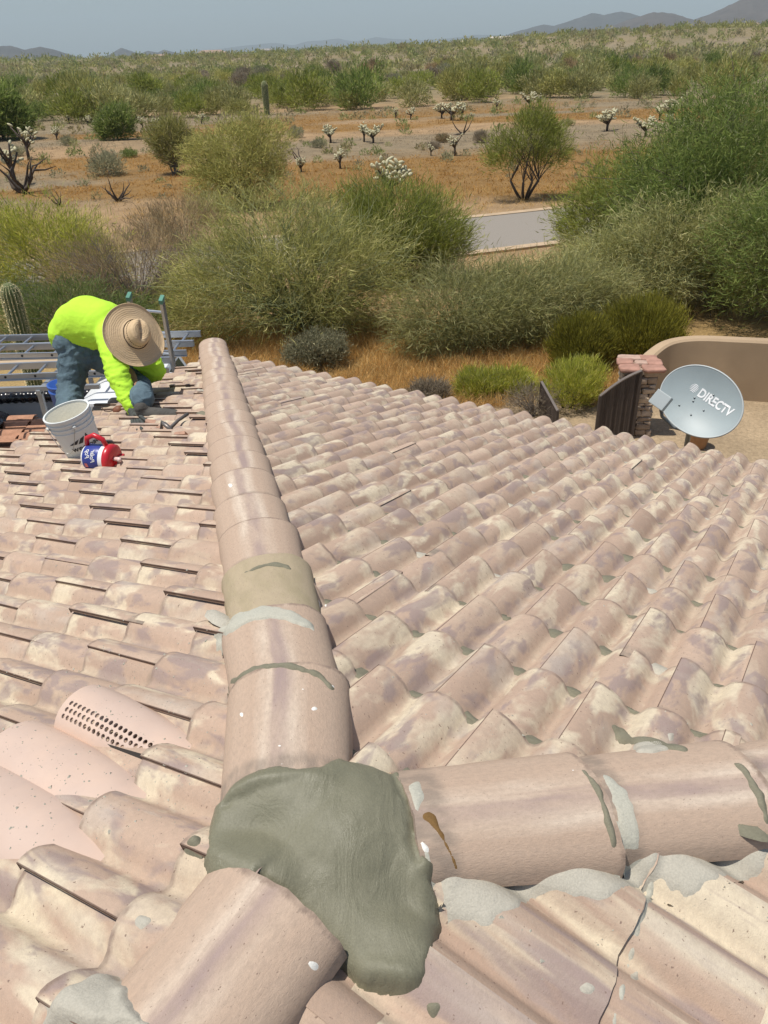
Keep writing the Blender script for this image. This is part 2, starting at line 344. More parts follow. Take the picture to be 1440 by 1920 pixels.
# ================================================================== HOUSE AND ROOF
house = tag(empty('house', (0, 0, 0)), 'house under the pinkish barrel tiled hip roof the worker stands on', 'house')
W, EXP, LEN = .33, .32, .385
DOWN_EAVE = .837+13*EXP
ALONG = {'R': .507, 'L': .66, 'B': .12}
AZ = {'R': DR, 'L': DL, 'B': DB}
def frame(az):
    ex = Vector(d2(az+math.pi/2)); ey = Vector(d2(az)-V(0,0,SL)).normalized(); return ex, ey, ex.cross(ey)
def mat4(o, ex, ey, ez): return Matrix(((ex.x, ey.x, ez.x, o.x), (ex.y, ey.y, ez.y, o.y), (ex.z, ey.z, ez.z, o.z), (0, 0, 0, 1)))
def barrel(x):
    x = np.abs((x+W/4) % (W/2)-W/4); return (1-np.clip(x/.067, 0, 1)**2)**.62
def tile_mesh(seed, nu=30, nv=6, rise=.023):
    rg = np.random.default_rng(seed)
    us = np.concatenate([np.linspace(-.028, .345, nu)]); vs = np.linspace(0, LEN, nv); U_, V_ = np.meshgrid(us, vs)
    Z = barrel(U_)*(.043+.003*V_/LEN)+(.013 if rise > .01 else .0035)*(1-sstep(-.028, .05, U_))+rise*V_/LEN
    wob = np.interp(U_, np.linspace(-.03, .35, 9), rg.normal(0, .0035, 9)); Z = Z+rg.normal(0, .0012)+np.interp(U_, [-.03, .35], rg.normal(0, .003, 2))
    Y = V_+wob*(V_ > LEN-.02)+(V_ > LEN-.02)*np.interp(U_, np.linspace(-.03, .35, 26), rg.normal(0, .0012, 26)); X = U_+wob*.35
    v = np.stack([X, Y, Z], -1).reshape(-1, 3).tolist(); uv = np.stack([U_, V_], -1).reshape(-1, 2).tolist()
    f = [(i*nu+k, i*nu+k+1, (i+1)*nu+k+1, (i+1)*nu+k) for i in range(nv-1) for k in range(nu-1)]
    def skirt(idx, dz, dx=0, dy=0):
        b = len(v)
        for i in idx: v.append([v[i][0]+dx, v[i][1]+dy, v[i][2]-dz]); uv.append([uv[i][0]+dx*2, uv[i][1]+dz])
        for k in range(len(idx)-1): f.append((idx[k], b+k, b+k+1, idx[k+1]))
    skirt([(nv-1)*nu+k for k in range(nu)], .019 if rise > .02 else .009, 0, -.002); skirt([i*nu for i in range(nv-1, -1, -1)], .012, .002)
    return v, f, uv
def raw_mesh(name, v, f, uv, off=(0, 0)):
    me = bpy.data.meshes.new(name); me.from_pydata([tuple(p) for p in v], [], f); l = me.uv_layers.new(name='UVMap')
    vi = np.empty(len(me.loops), np.int32); me.loops.foreach_get('vertex_index', vi)
    l.data.foreach_set('uv', (np.array(uv, np.float32)[vi]+np.array(off, np.float32)).ravel()); me.update()
    me.polygons.foreach_set('use_smooth', [True]*len(me.polygons)); 
    return me
def sharp(me, ang=50):
    me.set_sharp_from_angle(angle=R(ang)); return me
VAR = [sharp(raw_mesh('roof_tile', *tile_mesh(100+i))) for i in range(10)]
VARB = [sharp(raw_mesh('roof_tile', *tile_mesh(100+i, rise=.006))) for i in range(10)]
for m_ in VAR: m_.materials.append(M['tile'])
for m_ in VARB: m_.materials.append(M['tile_streak'])
BOUND = {'R': (HIP1, HIP2), 'L': (HIP1, RID), 'B': (HIP2, RID)}
def planes(sl):
    out = []
    for d in BOUND[sl]:
        n = np.array([-d[1], d[0], 0.]); n /= np.linalg.norm(n)
        if n@d2(AZ[sl]) < 0: n = -n
        out.append(n)
    return out
# replacements on the left slope: three pink barrel pieces
PINKS = [(258, 1378, 'vent'), (160, 1478, 'plain'), (85, 1572, 'plain')]
pink_pos = []
for x, y, k in PINKS:
    P = hit(x, y, DL, .04); dn, al = slope_uv(P, DL); pink_pos.append((dn, al, k))
tiles = []
for sl in 'RLB':
    ex, ey, ez = frame(AZ[sl]); pl = planes(sl)
    for j in range(-4, 16):
        dn0 = .837+EXP*(j-2)-(LEN-EXP)+{'R': .0, 'L': -.02, 'B': .09}[sl]; 
        if dn0 > DOWN_EAVE-.1 or dn0 < -.5: continue
        for i in range(-40, 40):
            al = ALONG[sl]+W*i+(W/2 if j % 2 else 0)
            o = Vector(APEX)+ex*al+ey*dn0
            cs = [o+ex*a+ey*b for a in (-.028, .345) for b in (0, LEN)]; sd = [[(np.array(c)-APEX)@n for c in cs] for n in pl]
            if any(max(s_) < .0 for s_ in sd): continue
            c = o+ex*.16+ey*.19; px, py, dd = proj(c)
            if dd < .25 or px < -420/max(dd, .5)-160 or px > 1440+420/max(dd, .5)+160 or py > 1920+900/max(dd, .5): continue
            cut = [n for n, s_ in zip(pl, sd) if min(s_) < 0]
            tiles.append((dd if (-60 < px < 1500 and py < 1980) else dd+50, sl, o, cut, random.randrange(10), j, al))
tiles.sort(key=lambda t: t[0])
TRIS_V, TRIS_F, SKIP, RIDGES = [], [], [], []                      # roof surface near the junction, for laying mortar on it
def collect(me, Mx):
    b = len(TRIS_V); TRIS_V.extend([Mx@v.co for v in me.vertices]); TRIS_F.extend([tuple(i+b for i in p.vertices) for p in me.polygons])
jv, jf, juv = [], [], []; dab_spots = []; n_ind = 0
for dd, sl, o, cut, var, j, al in tiles:
    ex, ey, ez = frame(AZ[sl]); rr = random.Random(int(al*1000)+j*977+ord(sl))
    rot = Matrix.Rotation(rr.gauss(0, .006), 4, 'Z'); Mx = mat4(o+ez*rr.uniform(0, .003), ex, ey, ez)@rot
    me = (VARB if sl == 'B' else VAR)[var]
    if cut:
        bm = bmesh.new(); bm.from_mesh(me); Mi = Mx.inverted()
        for n in cut:
            pn = (Mi.to_3x3()@Vector(n)).normalized(); bmesh.ops.bisect_plane(bm, geom=bm.verts[:]+bm.edges[:]+bm.faces[:], plane_co=Mi@Vector(APEX), plane_no=pn, clear_inner=True)
        if not bm.faces: bm.free(); continue
        me = bpy.data.meshes.new('roof_tile'); bm.to_mesh(me); bm.free()
        if not me.materials: me.materials.append(M['tile_streak' if sl == 'B' else 'tile'])
    if dd < 3.6 or 50 < dd < 53.6: collect(me, Mx)
    if n_ind < 300:
        n_ind += 1; t = link('roof_tile', me, None, house); t.matrix_world = Mx
        dab_spots.append((sl, Mx, rr.random(), dd, bool(cut)))
    else:
        b = len(jv); off = (rr.uniform(-90, 90), rr.uniform(-90, 90)); u_ = me.uv_layers[0].data; uvm = {}
        for p in me.polygons:
            for li in p.loop_indices: uvm[me.loops[li].vertex_index] = u_[li].uv
        for v in me.vertices: jv.append(tuple(Mx@v.co)); q = uvm.get(v.index, (0, 0)); juv.append((q[0]+off[0], q[1]+off[1]))
        jf += [tuple(i+b for i in p.vertices) for p in me.polygons]
if jv:
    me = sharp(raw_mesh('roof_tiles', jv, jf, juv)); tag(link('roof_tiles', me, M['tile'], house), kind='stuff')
print('tiles', len(tiles), 'individual', n_ind)
# deck, fascia and walls
ec = lambda d, ext: Vector(APEX+d*ext)
E1 = Vector(APEX+HIP1*(DOWN_EAVE/math.sqrt(1+SL*SL)*2**.5)); E2 = Vector(APEX+HIP2*(DOWN_EAVE/math.sqrt(1+SL*SL)*2**.5))
B0 = Vector(APEX+RID*9); E3 = E1+Vector(RID*9+(0*RID)) ; E3 = E1+Vector(RID)*(9); E4 = E2+Vector(RID)*9; A0 = Vector(APEX); dz = Vector((0, 0, -.012))
E3 += Vector((0,0,0)); m = MB()
top = [p+dz for p in (A0, E1, E2, E3, E4, B0)]; bot = [p+Vector((0, 0, -.14)) for p in (A0, E1, E2, E3, E4, B0)]
m.add(top+bot, [(0,2,1), (0,1,3,5), (0,5,4,2), (6,7,8), (6,11,9,7), (6,8,10,11), (1,2,8,7), (3,1,7,9), (2,4,10,8), (5,3,9,11,10,4)]); m.build('roof_deck', M['felt'], house)
m = MB()
def inset(p, f_=.90): c = (E1+E2)/2+Vector(RID)*3; q = c+(p-c)*f_; return q
ring = [inset(p) for p in (E1, E2, E4, E3)]
for a, b in zip(ring, ring[1:]+ring[:1]):
    m.add([Vector((a.x, a.y, G)), Vector((b.x, b.y, G)), Vector((b.x, b.y, E1.z-.13)), Vector((a.x, a.y, E1.z-.13))], [(0, 1, 2, 3)])
m.build('wall', M['stucco'], house)
for a, b in ((E1, E2), (E3, E1), (E2, E4)):
    t = (b-a).normalized(); n = Vector((-t.y, t.x, 0)); n = n if n.dot((a+b)/2-Vector((RID[0], RID[1], 0))*3-Vector(APEX)) > 0 else -n
    mm = MB(); mm.add([p+n*q+Vector((0, 0, h)) for p in (a, b) for q, h in ((.003, -.16), (.028, -.16), (.028, -.004), (.003, -.004))], [(0,1,5,4), (1,2,6,5), (2,3,7,6), (3,0,4,7), (0,3,2,1), (4,5,6,7)]); mm.build('fascia', M['fascia'], house)

# ridge and hip cover tiles
def ridge_mesh(seed, L=.425, w0=.137, w1=.157, h0=.088, h1=.102, nu=22, nv=10, th=.013):
    rg = np.random.default_rng(seed); a = np.linspace(-1.5, 1.5, nu); vs = np.linspace(0, L, nv); v = []; uv = []; f = []
    jit = np.interp(a, np.linspace(-1.5, 1.5, 8), rg.normal(0, .003, 8)); edge = rg.normal(0, .0013, nu)
    for i, y in enumerate(vs):
        t = y/L; w_, h_ = w0+(w1-w0)*t, h0+(h1-h0)*t
        for k, q in enumerate(a):
            v.append([w_*math.sin(q)*(1+.02*math.cos(3*q)), y+(jit[k]+edge[k])*(i in (0, nv-1)), h_*max(math.cos(q), 0)**.82-(.012 if abs(q) > 1.45 else 0)]); uv.append([.5+q/3, y])
    f = [(i*nu+k, i*nu+k+1, (i+1)*nu+k+1, (i+1)*nu+k) for i in range(nv-1) for k in range(nu-1)]
    n0 = len(v)
    for i, q in enumerate(v[:n0]): 
        k = i % nu; v.append([q[0]*(1-th/w0), q[1], q[2]*(1-th/h0)-.0]); uv.append([uv[i][0], uv[i][1]+.01])
    f += [(n0+i*nu+k, n0+(i+1)*nu+k, n0+(i+1)*nu+k+1, n0+i*nu+k+1) for i in range(nv-1) for k in range(nu-1)]
    for r_ in ([k for k in range(nu)], [(nv-1)*nu+k for k in range(nu-1, -1, -1)], [i*nu for i in range(nv-1, -1, -1)], [i*nu+nu-1 for i in range(nv)]):
        f += [(r_[k], n0+r_[k], n0+r_[k+1], r_[k+1]) for k in range(len(r_)-1)]
    return v, f, uv
RV = [sharp(raw_mesh('ridge_tile', *ridge_mesh(300+i)), 40) for i in range(6)]
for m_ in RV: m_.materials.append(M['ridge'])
def line_frame(d, toward=1):
    ey = Vector(d).normalized()*toward; ex = ey.cross(Vector((0, 0, 1))).normalized(); return ex, ey, ex.cross(ey)
def lay_ridge(d, starts, L_, toward=1, lift=.022, special={}, side=0., yaw={}):
    ex, ey, ez = line_frame(d, toward); dl = math.hypot(d[0], d[1])
    hl = 1/dl
    for i, k in enumerate(starts):
        o = Vector(APEX+d*k)+ez*(lift+random.uniform(-.002, .003))+ex*side; rr = Matrix.Rotation(random.gauss(0, .010)+yaw.get(i, (0, 0))[1], 4, 'Z'); o += ex*yaw.get(i, (0, 0))[0]@Matrix.Rotation(R(3.5), 4, 'X')
        Mx = mat4(o, ex, ey, ez)@rr
        me = RV[(i*5+len(starts)) % 6]
        if i in special: me = me.copy(); me.materials[0] = M[special[i]]
        t = link('ridge_tile', me, None, house); t.matrix_world = Mx
        if i in special: t['label'] = 'hip cover tile coated in tan cement slurry'
        if proj(o)[2] < 3.4: RS = len(TRIS_F); collect(me, Mx); RIDGES.append((RS, len(TRIS_F)))
H1J = [.46, .80, 1.19, 1.56, 1.885, 2.27, 2.60, 2.94]; 
while H1J[-1] < 7.25: H1J.append(H1J[-1]+.355)
nrm = 1/math.sqrt(1+SL*SL/2)
lay_ridge(HIP1, [k-.44 for k in H1J]+[7.19], .425, 1, special={2: 'smear'}, yaw={0: (-.062, -.125), 1: (-.012, -.03)})
lay_ridge(HIP2, [.585-.37-.05, .965-.4, 1.345-.4, 1.72-.4, 2.10-.4, 2.48-.4, 2.86-.4], .425, lift=-.008, side=.035)
sk0 = len(TRIS_F); lay_ridge(RID, [.215+.4+.37*i for i in range(5)], .425, -1, lift=-.022, side=.035); SKIP.append((sk0, len(TRIS_F)))
# mortar bed under the covers
BEDS = []
for d, L0, L1, w_, sd_, lo_ in ((HIP1, .0, 7.4, .098, 0, 0), (HIP2, .0, 3.2, .104, .035, -.022), (RID, .26, 2.2, .104, -.035, -.034)):
    ex, ey, ez = line_frame(d); n = int((L1-L0)/.03); v = []; f = []
    for i in range(n+1):
        p = Vector(APEX+d*(L0+(L1-L0)*i/n))+ex*sd_+Vector((0, 0, lo_))
        for a, h in ((-1, -.08), (-1.0, .0), (-.6, .06), (0, .085), (.6, .06), (1.0, .0), (1, -.08)):
            v.append(p+ex*(a*w_*(1+.10*(mnoise.noise(Vector((i*.35, a*3, L1)))))+0)+Vector((0, 0, h+.008*mnoise.noise(Vector((i*.5, a*5, L1))))))
        if i: b = i*7; f += [(b-7+k, b-6+k, b+1+k, b+k) for k in range(6)]
    mm = MB(); mm.add(v, f); o = mm.build('mortar_bed', M['mortar_old'], house, True); bs_ = len(TRIS_F); collect(o.data, Matrix()); BEDS.append((bs_, len(TRIS_F)))

core = MB().lathe([(.0, .085), (.06, .08), (.11, .055), (.15, .0), (.17, -.08)], 28).build('mortar_core', M['mortar_dark'], house, True); core.location = Vector(APEX)+Vector((.03, .0, -.005)); bpy.context.view_layer.update(); collect(core.data, Matrix.Translation(core.location))
# pink vent pieces on the left slope
exL, eyL, ezL = frame(DL)
def pink_barrel(vent):
    L_, w_, h_ = (.42, .092, .120) if vent else (.50, .112, .130); a0, a1 = -1.35, 1.35; nu, nv = 15, 27; v = []; uv = []; f = []; vid = {}
    def pt(a, y): return (w_*math.sin(a)*1.08, y, h_*max(math.cos(a), 0)**.7-.125*(1-y/L_)**1.3)
    A_ = np.linspace(a0, a1, nu); Y_ = np.linspace(0, L_, nv)
    def gv(i, k):
        if (i, k) not in vid: vid[(i, k)] = len(v); v.append(pt(A_[k], Y_[i])); uv.append((A_[k]*.1, Y_[i]))
        return vid[(i, k)]
    holes = set()
    if vent:
        for i in range(3, 25):
            for k in (3, 4, 5): holes.add((i, k))
    for i in range(nv-1):
        for k in range(nu-1):
            q = (gv(i, k), gv(i, k+1), gv(i+1, k+1), gv(i+1, k))
            if (i, k) in holes:
                ac, yc = (A_[k]+A_[k+1])/2, (Y_[i]+Y_[i+1])/2; ra, ry = (A_[1]-A_[0])*.36, (Y_[1]-Y_[0])*.36; b = len(v)
                for s_ in range(8):
                    t = math.pi*1.25+s_*math.pi/4; v.append(pt(ac+ra*math.cos(t)*1.0, yc+ry*math.sin(t))); uv.append((ac*.1, yc))
                for s_ in range(8):
                    t = math.pi*1.25+s_*math.pi/4; p = pt(ac+ra*math.cos(t), yc+ry*math.sin(t)); v.append((p[0]*.955, p[1], p[2]*.955-.001)); uv.append((ac*.1, yc))
                f.append((q[0], b+1, b)); 
                f += [(q[0], q[1], b+2, b+1), (q[1], b+3, b+2), (q[1], q[2], b+4, b+3), (q[2], b+5, b+4), (q[2], q[3], b+6, b+5), (q[3], b+7, b+6), (q[3], q[0], b, b+7)]
                f += [(b+s_, b+(s_+1) % 8, b+8+(s_+1) % 8, b+8+s_) for s_ in range(8)]
            else: f.append(q)
    for row, yy in ((0, 0), (nv-1, L_)):
        b = len(v)
        for k in range(nu): p = pt(A_[k], yy); v.append((p[0]*.9, p[1], p[2]*.88-.002)); uv.append((A_[k]*.1, yy))
        f += [(gv(row, k), b+k, b+k+1, gv(row, k+1)) for k in range(nu-1)]
    return v, f, uv
for dn, al, kind in pink_pos:
    o = Vector(APEX)+exL*al+eyL*(dn-.22)+ezL*(.014 if kind == 'vent' else .010); Mx = mat4(o, exL, eyL, ezL)
    me = sharp(raw_mesh('vent_tile', *pink_barrel(kind == 'vent')), 45)
    t = link('vent_tile' if kind == 'vent' else 'cover_tile', me, M['pink'], house); t.matrix_world = Mx; t['label'] = 'pink vent tile with three rows of round holes' if kind == 'vent' else 'smooth plain pink barrel piece'
    collect(me, Mx)
    if kind == 'vent':
        t2 = MB().add([(-.085, .02, -.0), (.085, .02, -.0), (.085, .35, .0), (-.085, .35, .0), (-.07, .02, .05), (-.07, .35, .05)], [(0, 1, 2, 3), (0, 3, 5, 4)]).build('vent_screen', M['felt'], house); t2.matrix_world = Mx

BVH_ALL = BVHTree.FromPolygons(TRIS_V, TRIS_F); BVH_LOW = BVHTree.FromPolygons(TRIS_V, [f_ for q_, f_ in enumerate(TRIS_F) if not any(a <= q_ < b for a, b in SKIP)]); BVH = BVH_LOW; BVH_FIELD = BVHTree.FromPolygons(TRIS_V, [f_ for q_, f_ in enumerate(TRIS_F) if not any(a <= q_ < b for a, b in RIDGES+BEDS)])
def on_roof(x, y):
    r = Vector(ray(x, y)).normalized(); h = BVH.ray_cast(Vector((0, 0, 0)), r)
    return h[0] if h[0] else hit(x, y, DL)
def inpoly_dist(P, poly):
    P = np.asarray(P); inside = np.zeros(len(P), bool); dist = np.full(len(P), 1e9); n = len(poly)
    for i in range(n):
        a, b = poly[i], poly[(i+1) % n]
        c = ((a[1] > P[:, 1]) != (b[1] > P[:, 1])); xx = (b[0]-a[0])*(P[:, 1]-a[1])/((b[1]-a[1]) if b[1] != a[1] else 1e-9)+a[0]; inside ^= c & (P[:, 0] < xx)
        ab = b-a; t = np.clip(((P-a)@ab)/(ab@ab+1e-12), 0, 1); dist = np.minimum(dist, np.hypot(*(P-(a+t[:, None]*ab)).T))
    return np.where(inside, dist, -dist)
def drape(pix, th, mat, label=None, step=.005, edge=.012, blur=0, rag=.004, name='mortar_patch'):
    """a skin of mortar laid on the tiles: outline follows the roof, thickness th, thin broken edge"""
    poly = np.array([tuple(on_roof(x, y).xy) for x, y in pix]); mg = .02
    x0_, y0_ = poly.min(0)-mg; x1_, y1_ = poly.max(0)+mg; xs = np.arange(x0_, x1_, step); ys = np.arange(y0_, y1_, step)
    Xg, Yg = np.meshgrid(xs, ys); D = inpoly_dist(np.stack([Xg.ravel(), Yg.ravel()], 1), poly).reshape(Xg.shape)
    D = D+(fbm(Xg*70, Yg*70, 3, 3)-.5)*rag*4
    Z = np.full(Xg.shape, np.nan)
    for i in range(len(ys)):
        for k in range(len(xs)):
            if D[i, k] > -mg:
                h = BVH.ray_cast(Vector((xs[k], ys[i], -.6)), Vector((0, 0, -1)))
                if h[0]: Z[i, k] = h[0].z
    ok = ~np.isnan(Z)
    if blur:
        Zraw = np.where(ok, Z, np.nanmean(Z))
        for _ in range(3):
            for ax in (0, 1): Zraw = (np.roll(Zraw, 1, ax)+2*Zraw+np.roll(Zraw, -1, ax))/4
        Zd = np.where(ok, Z, -99.)
        for _ in range(5):
            for ax in (0, 1): Zd = np.maximum(Zd, np.maximum(np.roll(Zd, 1, ax), np.roll(Zd, -1, ax))-.0012)
        Z = np.where(ok, Zd, np.nan)
    Zs = Z.copy()
    if blur:
        A_ = np.where(ok, Z, np.nanmin(Z))
        for _ in range(6):
            for ax in (0, 1): A_ = np.maximum(A_, np.maximum(np.roll(A_, 1, ax), np.roll(A_, -1, ax))-.0015)
        Wt = ok.astype(float); A_ = A_*Wt
        for _ in range(blur):
            for ax in (0, 1):
                A_ = (np.roll(A_, 1, ax)+2*A_+np.roll(A_, -1, ax))/4; Wt = (np.roll(Wt, 1, ax)+2*Wt+np.roll(Wt, -1, ax))/4
        Zs = np.maximum(A_/np.maximum(Wt, 1e-3)+th*.5, np.where(ok, Z, -9)+th*.35)
        for _ in range(5):
            for ax in (0, 1): Zs = (np.roll(Zs, 1, ax)+2*Zs+np.roll(Zs, -1, ax))/4
        Zs = Zs+(fbm(Xg*16, Yg*16, 8, 3)-.5)*.006+(fbm((Xg+Yg)*9, (Xg-Yg)*40, 9, 3)-.5)*.0025
    else: Zs = Z+th*(.8+.5*(fbm(Xg*40, Yg*40, 5, 3)-.5))
    e = sstep(-.2*edge, edge, D); Zf = (Z-.006)*(1-e)+Zs*e; Zf = np.where(D < -.004, Z-.008, Zf)
    if blur:
        h_ = np.maximum((Zs-Zraw)*.8, .010); q_ = np.clip(D/.034, 0, 1); Zf = Zraw+np.where(D > 0, h_*np.sqrt(np.clip(1-(1-q_)**2, 0, 1)), np.maximum(D*2.2, -.035)-.001)
    else:
        Zq = np.where(ok, Zf, np.nanmean(Zf))
        for _ in range(2):
            for ax in (0, 1): Zq = (np.roll(Zq, 1, ax)+2*Zq+np.roll(Zq, -1, ax))/4
        Zf = Zq
    idx = -np.ones(Xg.shape, int); v = []; f = []
    for i in range(len(ys)):
        for k in range(len(xs)):
            if ok[i, k] and D[i, k] > -mg*.9: idx[i, k] = len(v); v.append((xs[k], ys[i], Zf[i, k]))
    for i in range(len(ys)-1):
        for k in range(len(xs)-1):
            q = (idx[i, k], idx[i, k+1], idx[i+1, k+1], idx[i+1, k])
            if min(q) >= 0 and (blur or max(v[w_][2] for w_ in q)-min(v[w_][2] for w_ in q) < .035) and max(D[i, k], D[i, k+1], D[i+1, k], D[i+1, k+1]) > (-.014 if blur else -.008): f.append(q)
    if not f: return None
    mm = MB(); mm.v = v; mm.f = f; o = mm.build(name, mat, house, True)
    if label: o['label'] = label
    return o
drape([(381, 1622), (390, 1590), (403, 1535), (418, 1503), (437, 1474), (462, 1455), (490, 1443), (520, 1437), (560, 1443), (600, 1440), (635, 1424), (668, 1434), (700, 1440), (727, 1456), (747, 1476), (762, 1502), (772, 1530), (780, 1560), (778, 1588), (792, 1602), (812, 1622), (808, 1660), (820, 1700), (826, 1742), (812, 1770), (800, 1796), (794, 1830), (784, 1850), (762, 1864), (720, 1864), (690, 1858), (672, 1850), (655, 1832), (640, 1818), (610, 1800), (585, 1770), (545, 1720), (490, 1700), (430, 1685), (396, 1655)],
      .026, M['mortar_wet'], 'big mound of fresh wet grey green mortar over the junction of the three ridges', .004, .022, 34, .0012, 'fresh_mortar')
BVH = BVH_ALL
BVH = BVH_FIELD
drape([(815, 1640), (880, 1625), (1000, 1606), (1100, 1590), (1230, 1575), (1440, 1555), (1440, 1640), (1372, 1646), (1336, 1662), (1286, 1696), (1252, 1680), (1240, 1656), (1220, 1662), (1156, 1678), (1130, 1706), (1100, 1694), (1005, 1682), (980, 1704), (920, 1746), (870, 1738), (832, 1748)], .004, M['mortar_pale'], 'pale old mortar packed below the right hand hip', .005, .012, 0, .005)
drape([(1216, 1650), (1228, 1652), (1222, 1690), (1200, 1750), (1186, 1800), (1168, 1880), (1158, 1925), (1146, 1925), (1160, 1860), (1178, 1790), (1192, 1740), (1208, 1690)], .007, M['mortar_old'], step=.004, edge=.006, rag=.004)
BVH = BVH_ALL
drape([(72, 1935), (92, 1882), (150, 1842), (190, 1829), (222, 1831), (232, 1852), (240, 1876), (262, 1898), (288, 1940)], .022, M['mortar_pale'], 'pale grey dried mortar slab at the lower left', .005, .008, 0)
drape([(432, 1292), (452, 1272), (480, 1258), (520, 1252), (560, 1258), (596, 1272), (622, 1300), (628, 1292), (606, 1264), (565, 1249), (520, 1243), (478, 1249), (446, 1266), (430, 1284)], .010, M['mortar_dark'], step=.004, edge=.006)
drape([(402, 1235), (404, 1196), (430, 1164), (470, 1144), (510, 1137), (560, 1150), (588, 1172), (592, 1186), (560, 1172), (510, 1160), (470, 1166), (435, 1188), (412, 1220)], .009, M['mortar_old'], step=.004, edge=.006)
drape([(450, 1078), (480, 1062), (515, 1054), (545, 1060), (552, 1074), (530, 1064), (500, 1062), (470, 1072)], .008, M['mortar_dark'], step=.004, edge=.006)
drape([(1080, 1437), (1100, 1444), (1125, 1474), (1145, 1525), (1158, 1588), (1150, 1596), (1140, 1570), (1129, 1525), (1114, 1484), (1096, 1456)], .010, M['mortar_dark'], step=.004, edge=.006)
drape([(1112, 1441), (1145, 1454), (1180, 1484), (1200, 1534), (1208, 1625), (1175, 1630), (1156, 1624), (1162, 1570), (1150, 1520), (1132, 1470)], .003, M['mortar_old'], step=.005, edge=.008)
drape([(1368, 1427), (1395, 1434), (1422, 1470), (1442, 1515), (1446, 1552), (1436, 1552), (1420, 1508), (1400, 1464), (1384, 1442)], .011, M['mortar_dark'], step=.004, edge=.006)
drape([(762, 1470), (790, 1458), (800, 1500), (786, 1540), (796, 1580), (812, 1600), (818, 1690), (800, 1690), (770, 1560)], .003, M['mortar_old'], step=.005, edge=.006)
drape([(789, 1523), (802, 1517), (817, 1528), (826, 1550), (842, 1578), (856, 1616), (870, 1660), (873, 1682), (863, 1682), (855, 1645), (838, 1598), (822, 1568), (806, 1546), (792, 1538)], .004, M['rust'], 'brown foam run down the cover tile', .0035, .004, 0, .003)
drape([(346, 1590), (356, 1572), (366, 1561), (380, 1572), (378, 1586), (362, 1595)], .012, M['mortar_dark'], step=.004, edge=.006)
drape([(364, 1630), (376, 1620), (388, 1628), (384, 1640), (372, 1646)], .006, M['mortar_pale'], step=.004, edge=.006)
drape([(780, 1570), (796, 1574), (808, 1592), (806, 1604), (794, 1606), (784, 1592)], .007, M['white_spot'], step=.004, edge=.005)
drape([(798, 1632), (812, 1640), (816, 1668), (808, 1686), (798, 1664)], .007, M['mortar_pale'], step=.004, edge=.005)
drape([(575, 1800), (590, 1794), (606, 1806), (602, 1826), (588, 1830), (576, 1818)], .005, M['white_spot'], step=.0035, edge=.005)
drape([(246, 1722), (262, 1710), (276, 1716), (290, 1722), (276, 1736), (262, 1748), (250, 1738)], .005, M['mortar_pale'], step=.004, edge=.005)
drape([(514, 1706), (526, 1707), (528, 1718), (518, 1722)], .003, M['mortar_dark'], step=.0035, edge=.004)
drape([(1250, 1374), (1262, 1366), (1270, 1378), (1262, 1396), (1250, 1392)], .004, M['mortar_pale'], step=.004, edge=.005)
drape([(1140, 1354), (1170, 1362), (1190, 1382), (1250, 1392), (1292, 1402), (1290, 1412), (1240, 1404), (1190, 1398), (1160, 1396), (1150, 1372)], .010, M['mortar_dark'], step=.005, edge=.008)
drape([(1186, 1396), (1220, 1384), (1250, 1392), (1256, 1408), (1220, 1414), (1190, 1412)], .010, M['mortar_pale'], step=.005, edge=.008)
drape([(1080, 1850), (1100, 1836), (1122, 1850), (1112, 1868), (1090, 1870)], .004, M['mortar_pale'], step=.004, edge=.006)
drape([(1176, 1824), (1196, 1808), (1204, 1826), (1180, 1852), (1170, 1842)], .004, M['mortar_pale'], step=.004, edge=.006)
drape([(800, 1876), (822, 1880), (830, 1896), (812, 1912), (800, 1902)], .009, M['mortar_dark'], step=.004, edge=.006)
for x, y, a, b in [(590, 1329, 9, 5), (568, 1292, 5, 3), (453, 1341, 6, 6), (622, 1288, 8, 5), (523, 1398, 6, 4), (528, 1432, 7, 3), (1075, 1444, 5, 3), (1272, 1440, 4, 3), (432, 910, 5, 4), (427, 738, 3, 3), (596, 1128, 5, 6), (610, 1134, 4, 4)]:
    rr = random.Random(x); drape([(x+a*math.cos(t)*rr.uniform(.8, 1.3), y+b*math.sin(t)*rr.uniform(.8, 1.3)) for t in (k*math.pi/4 for k in range(8))], .003, M['white_spot'], step=.0025, edge=.003, rag=.001, name='paint_splash')
# dabs of mortar in the pans at the tile ends
def dab_mesh(seed):
    rr = random.Random(seed); m = MB(); n = 9; v = [(0, -.004, .012)]; f = []
    for rg_, (k, h) in enumerate(((.55, .010), (1., -.006))):
        for i in range(n):
            a = 2*math.pi*i/n; r1 = rr.uniform(.7, 1.25); v.append((.032*k*r1*math.cos(a), .018*k*r1*math.sin(a)+.004, h+rr.uniform(-.002, .003)-.012*max(0, math.sin(a))*k))
    f = [(0, 1+i, 1+(i+1) % n) for i in range(n)]+[(1+i, 1+n+i, 1+n+(i+1) % n, 1+(i+1) % n) for i in range(n)]
    me = bpy.data.meshes.new('mortar_dab'); me.from_pydata(v, [], f); me.polygons.foreach_set('use_smooth', [True]*len(me.polygons)); return me
DM = []
for i in range(8):
    d_ = dab_mesh(i); d_.materials.append(M[('mortar_dark', 'mortar_dark', 'mortar_dark', 'mortar_pale')[i % 4]]); DM.append(d_)
nd = 0
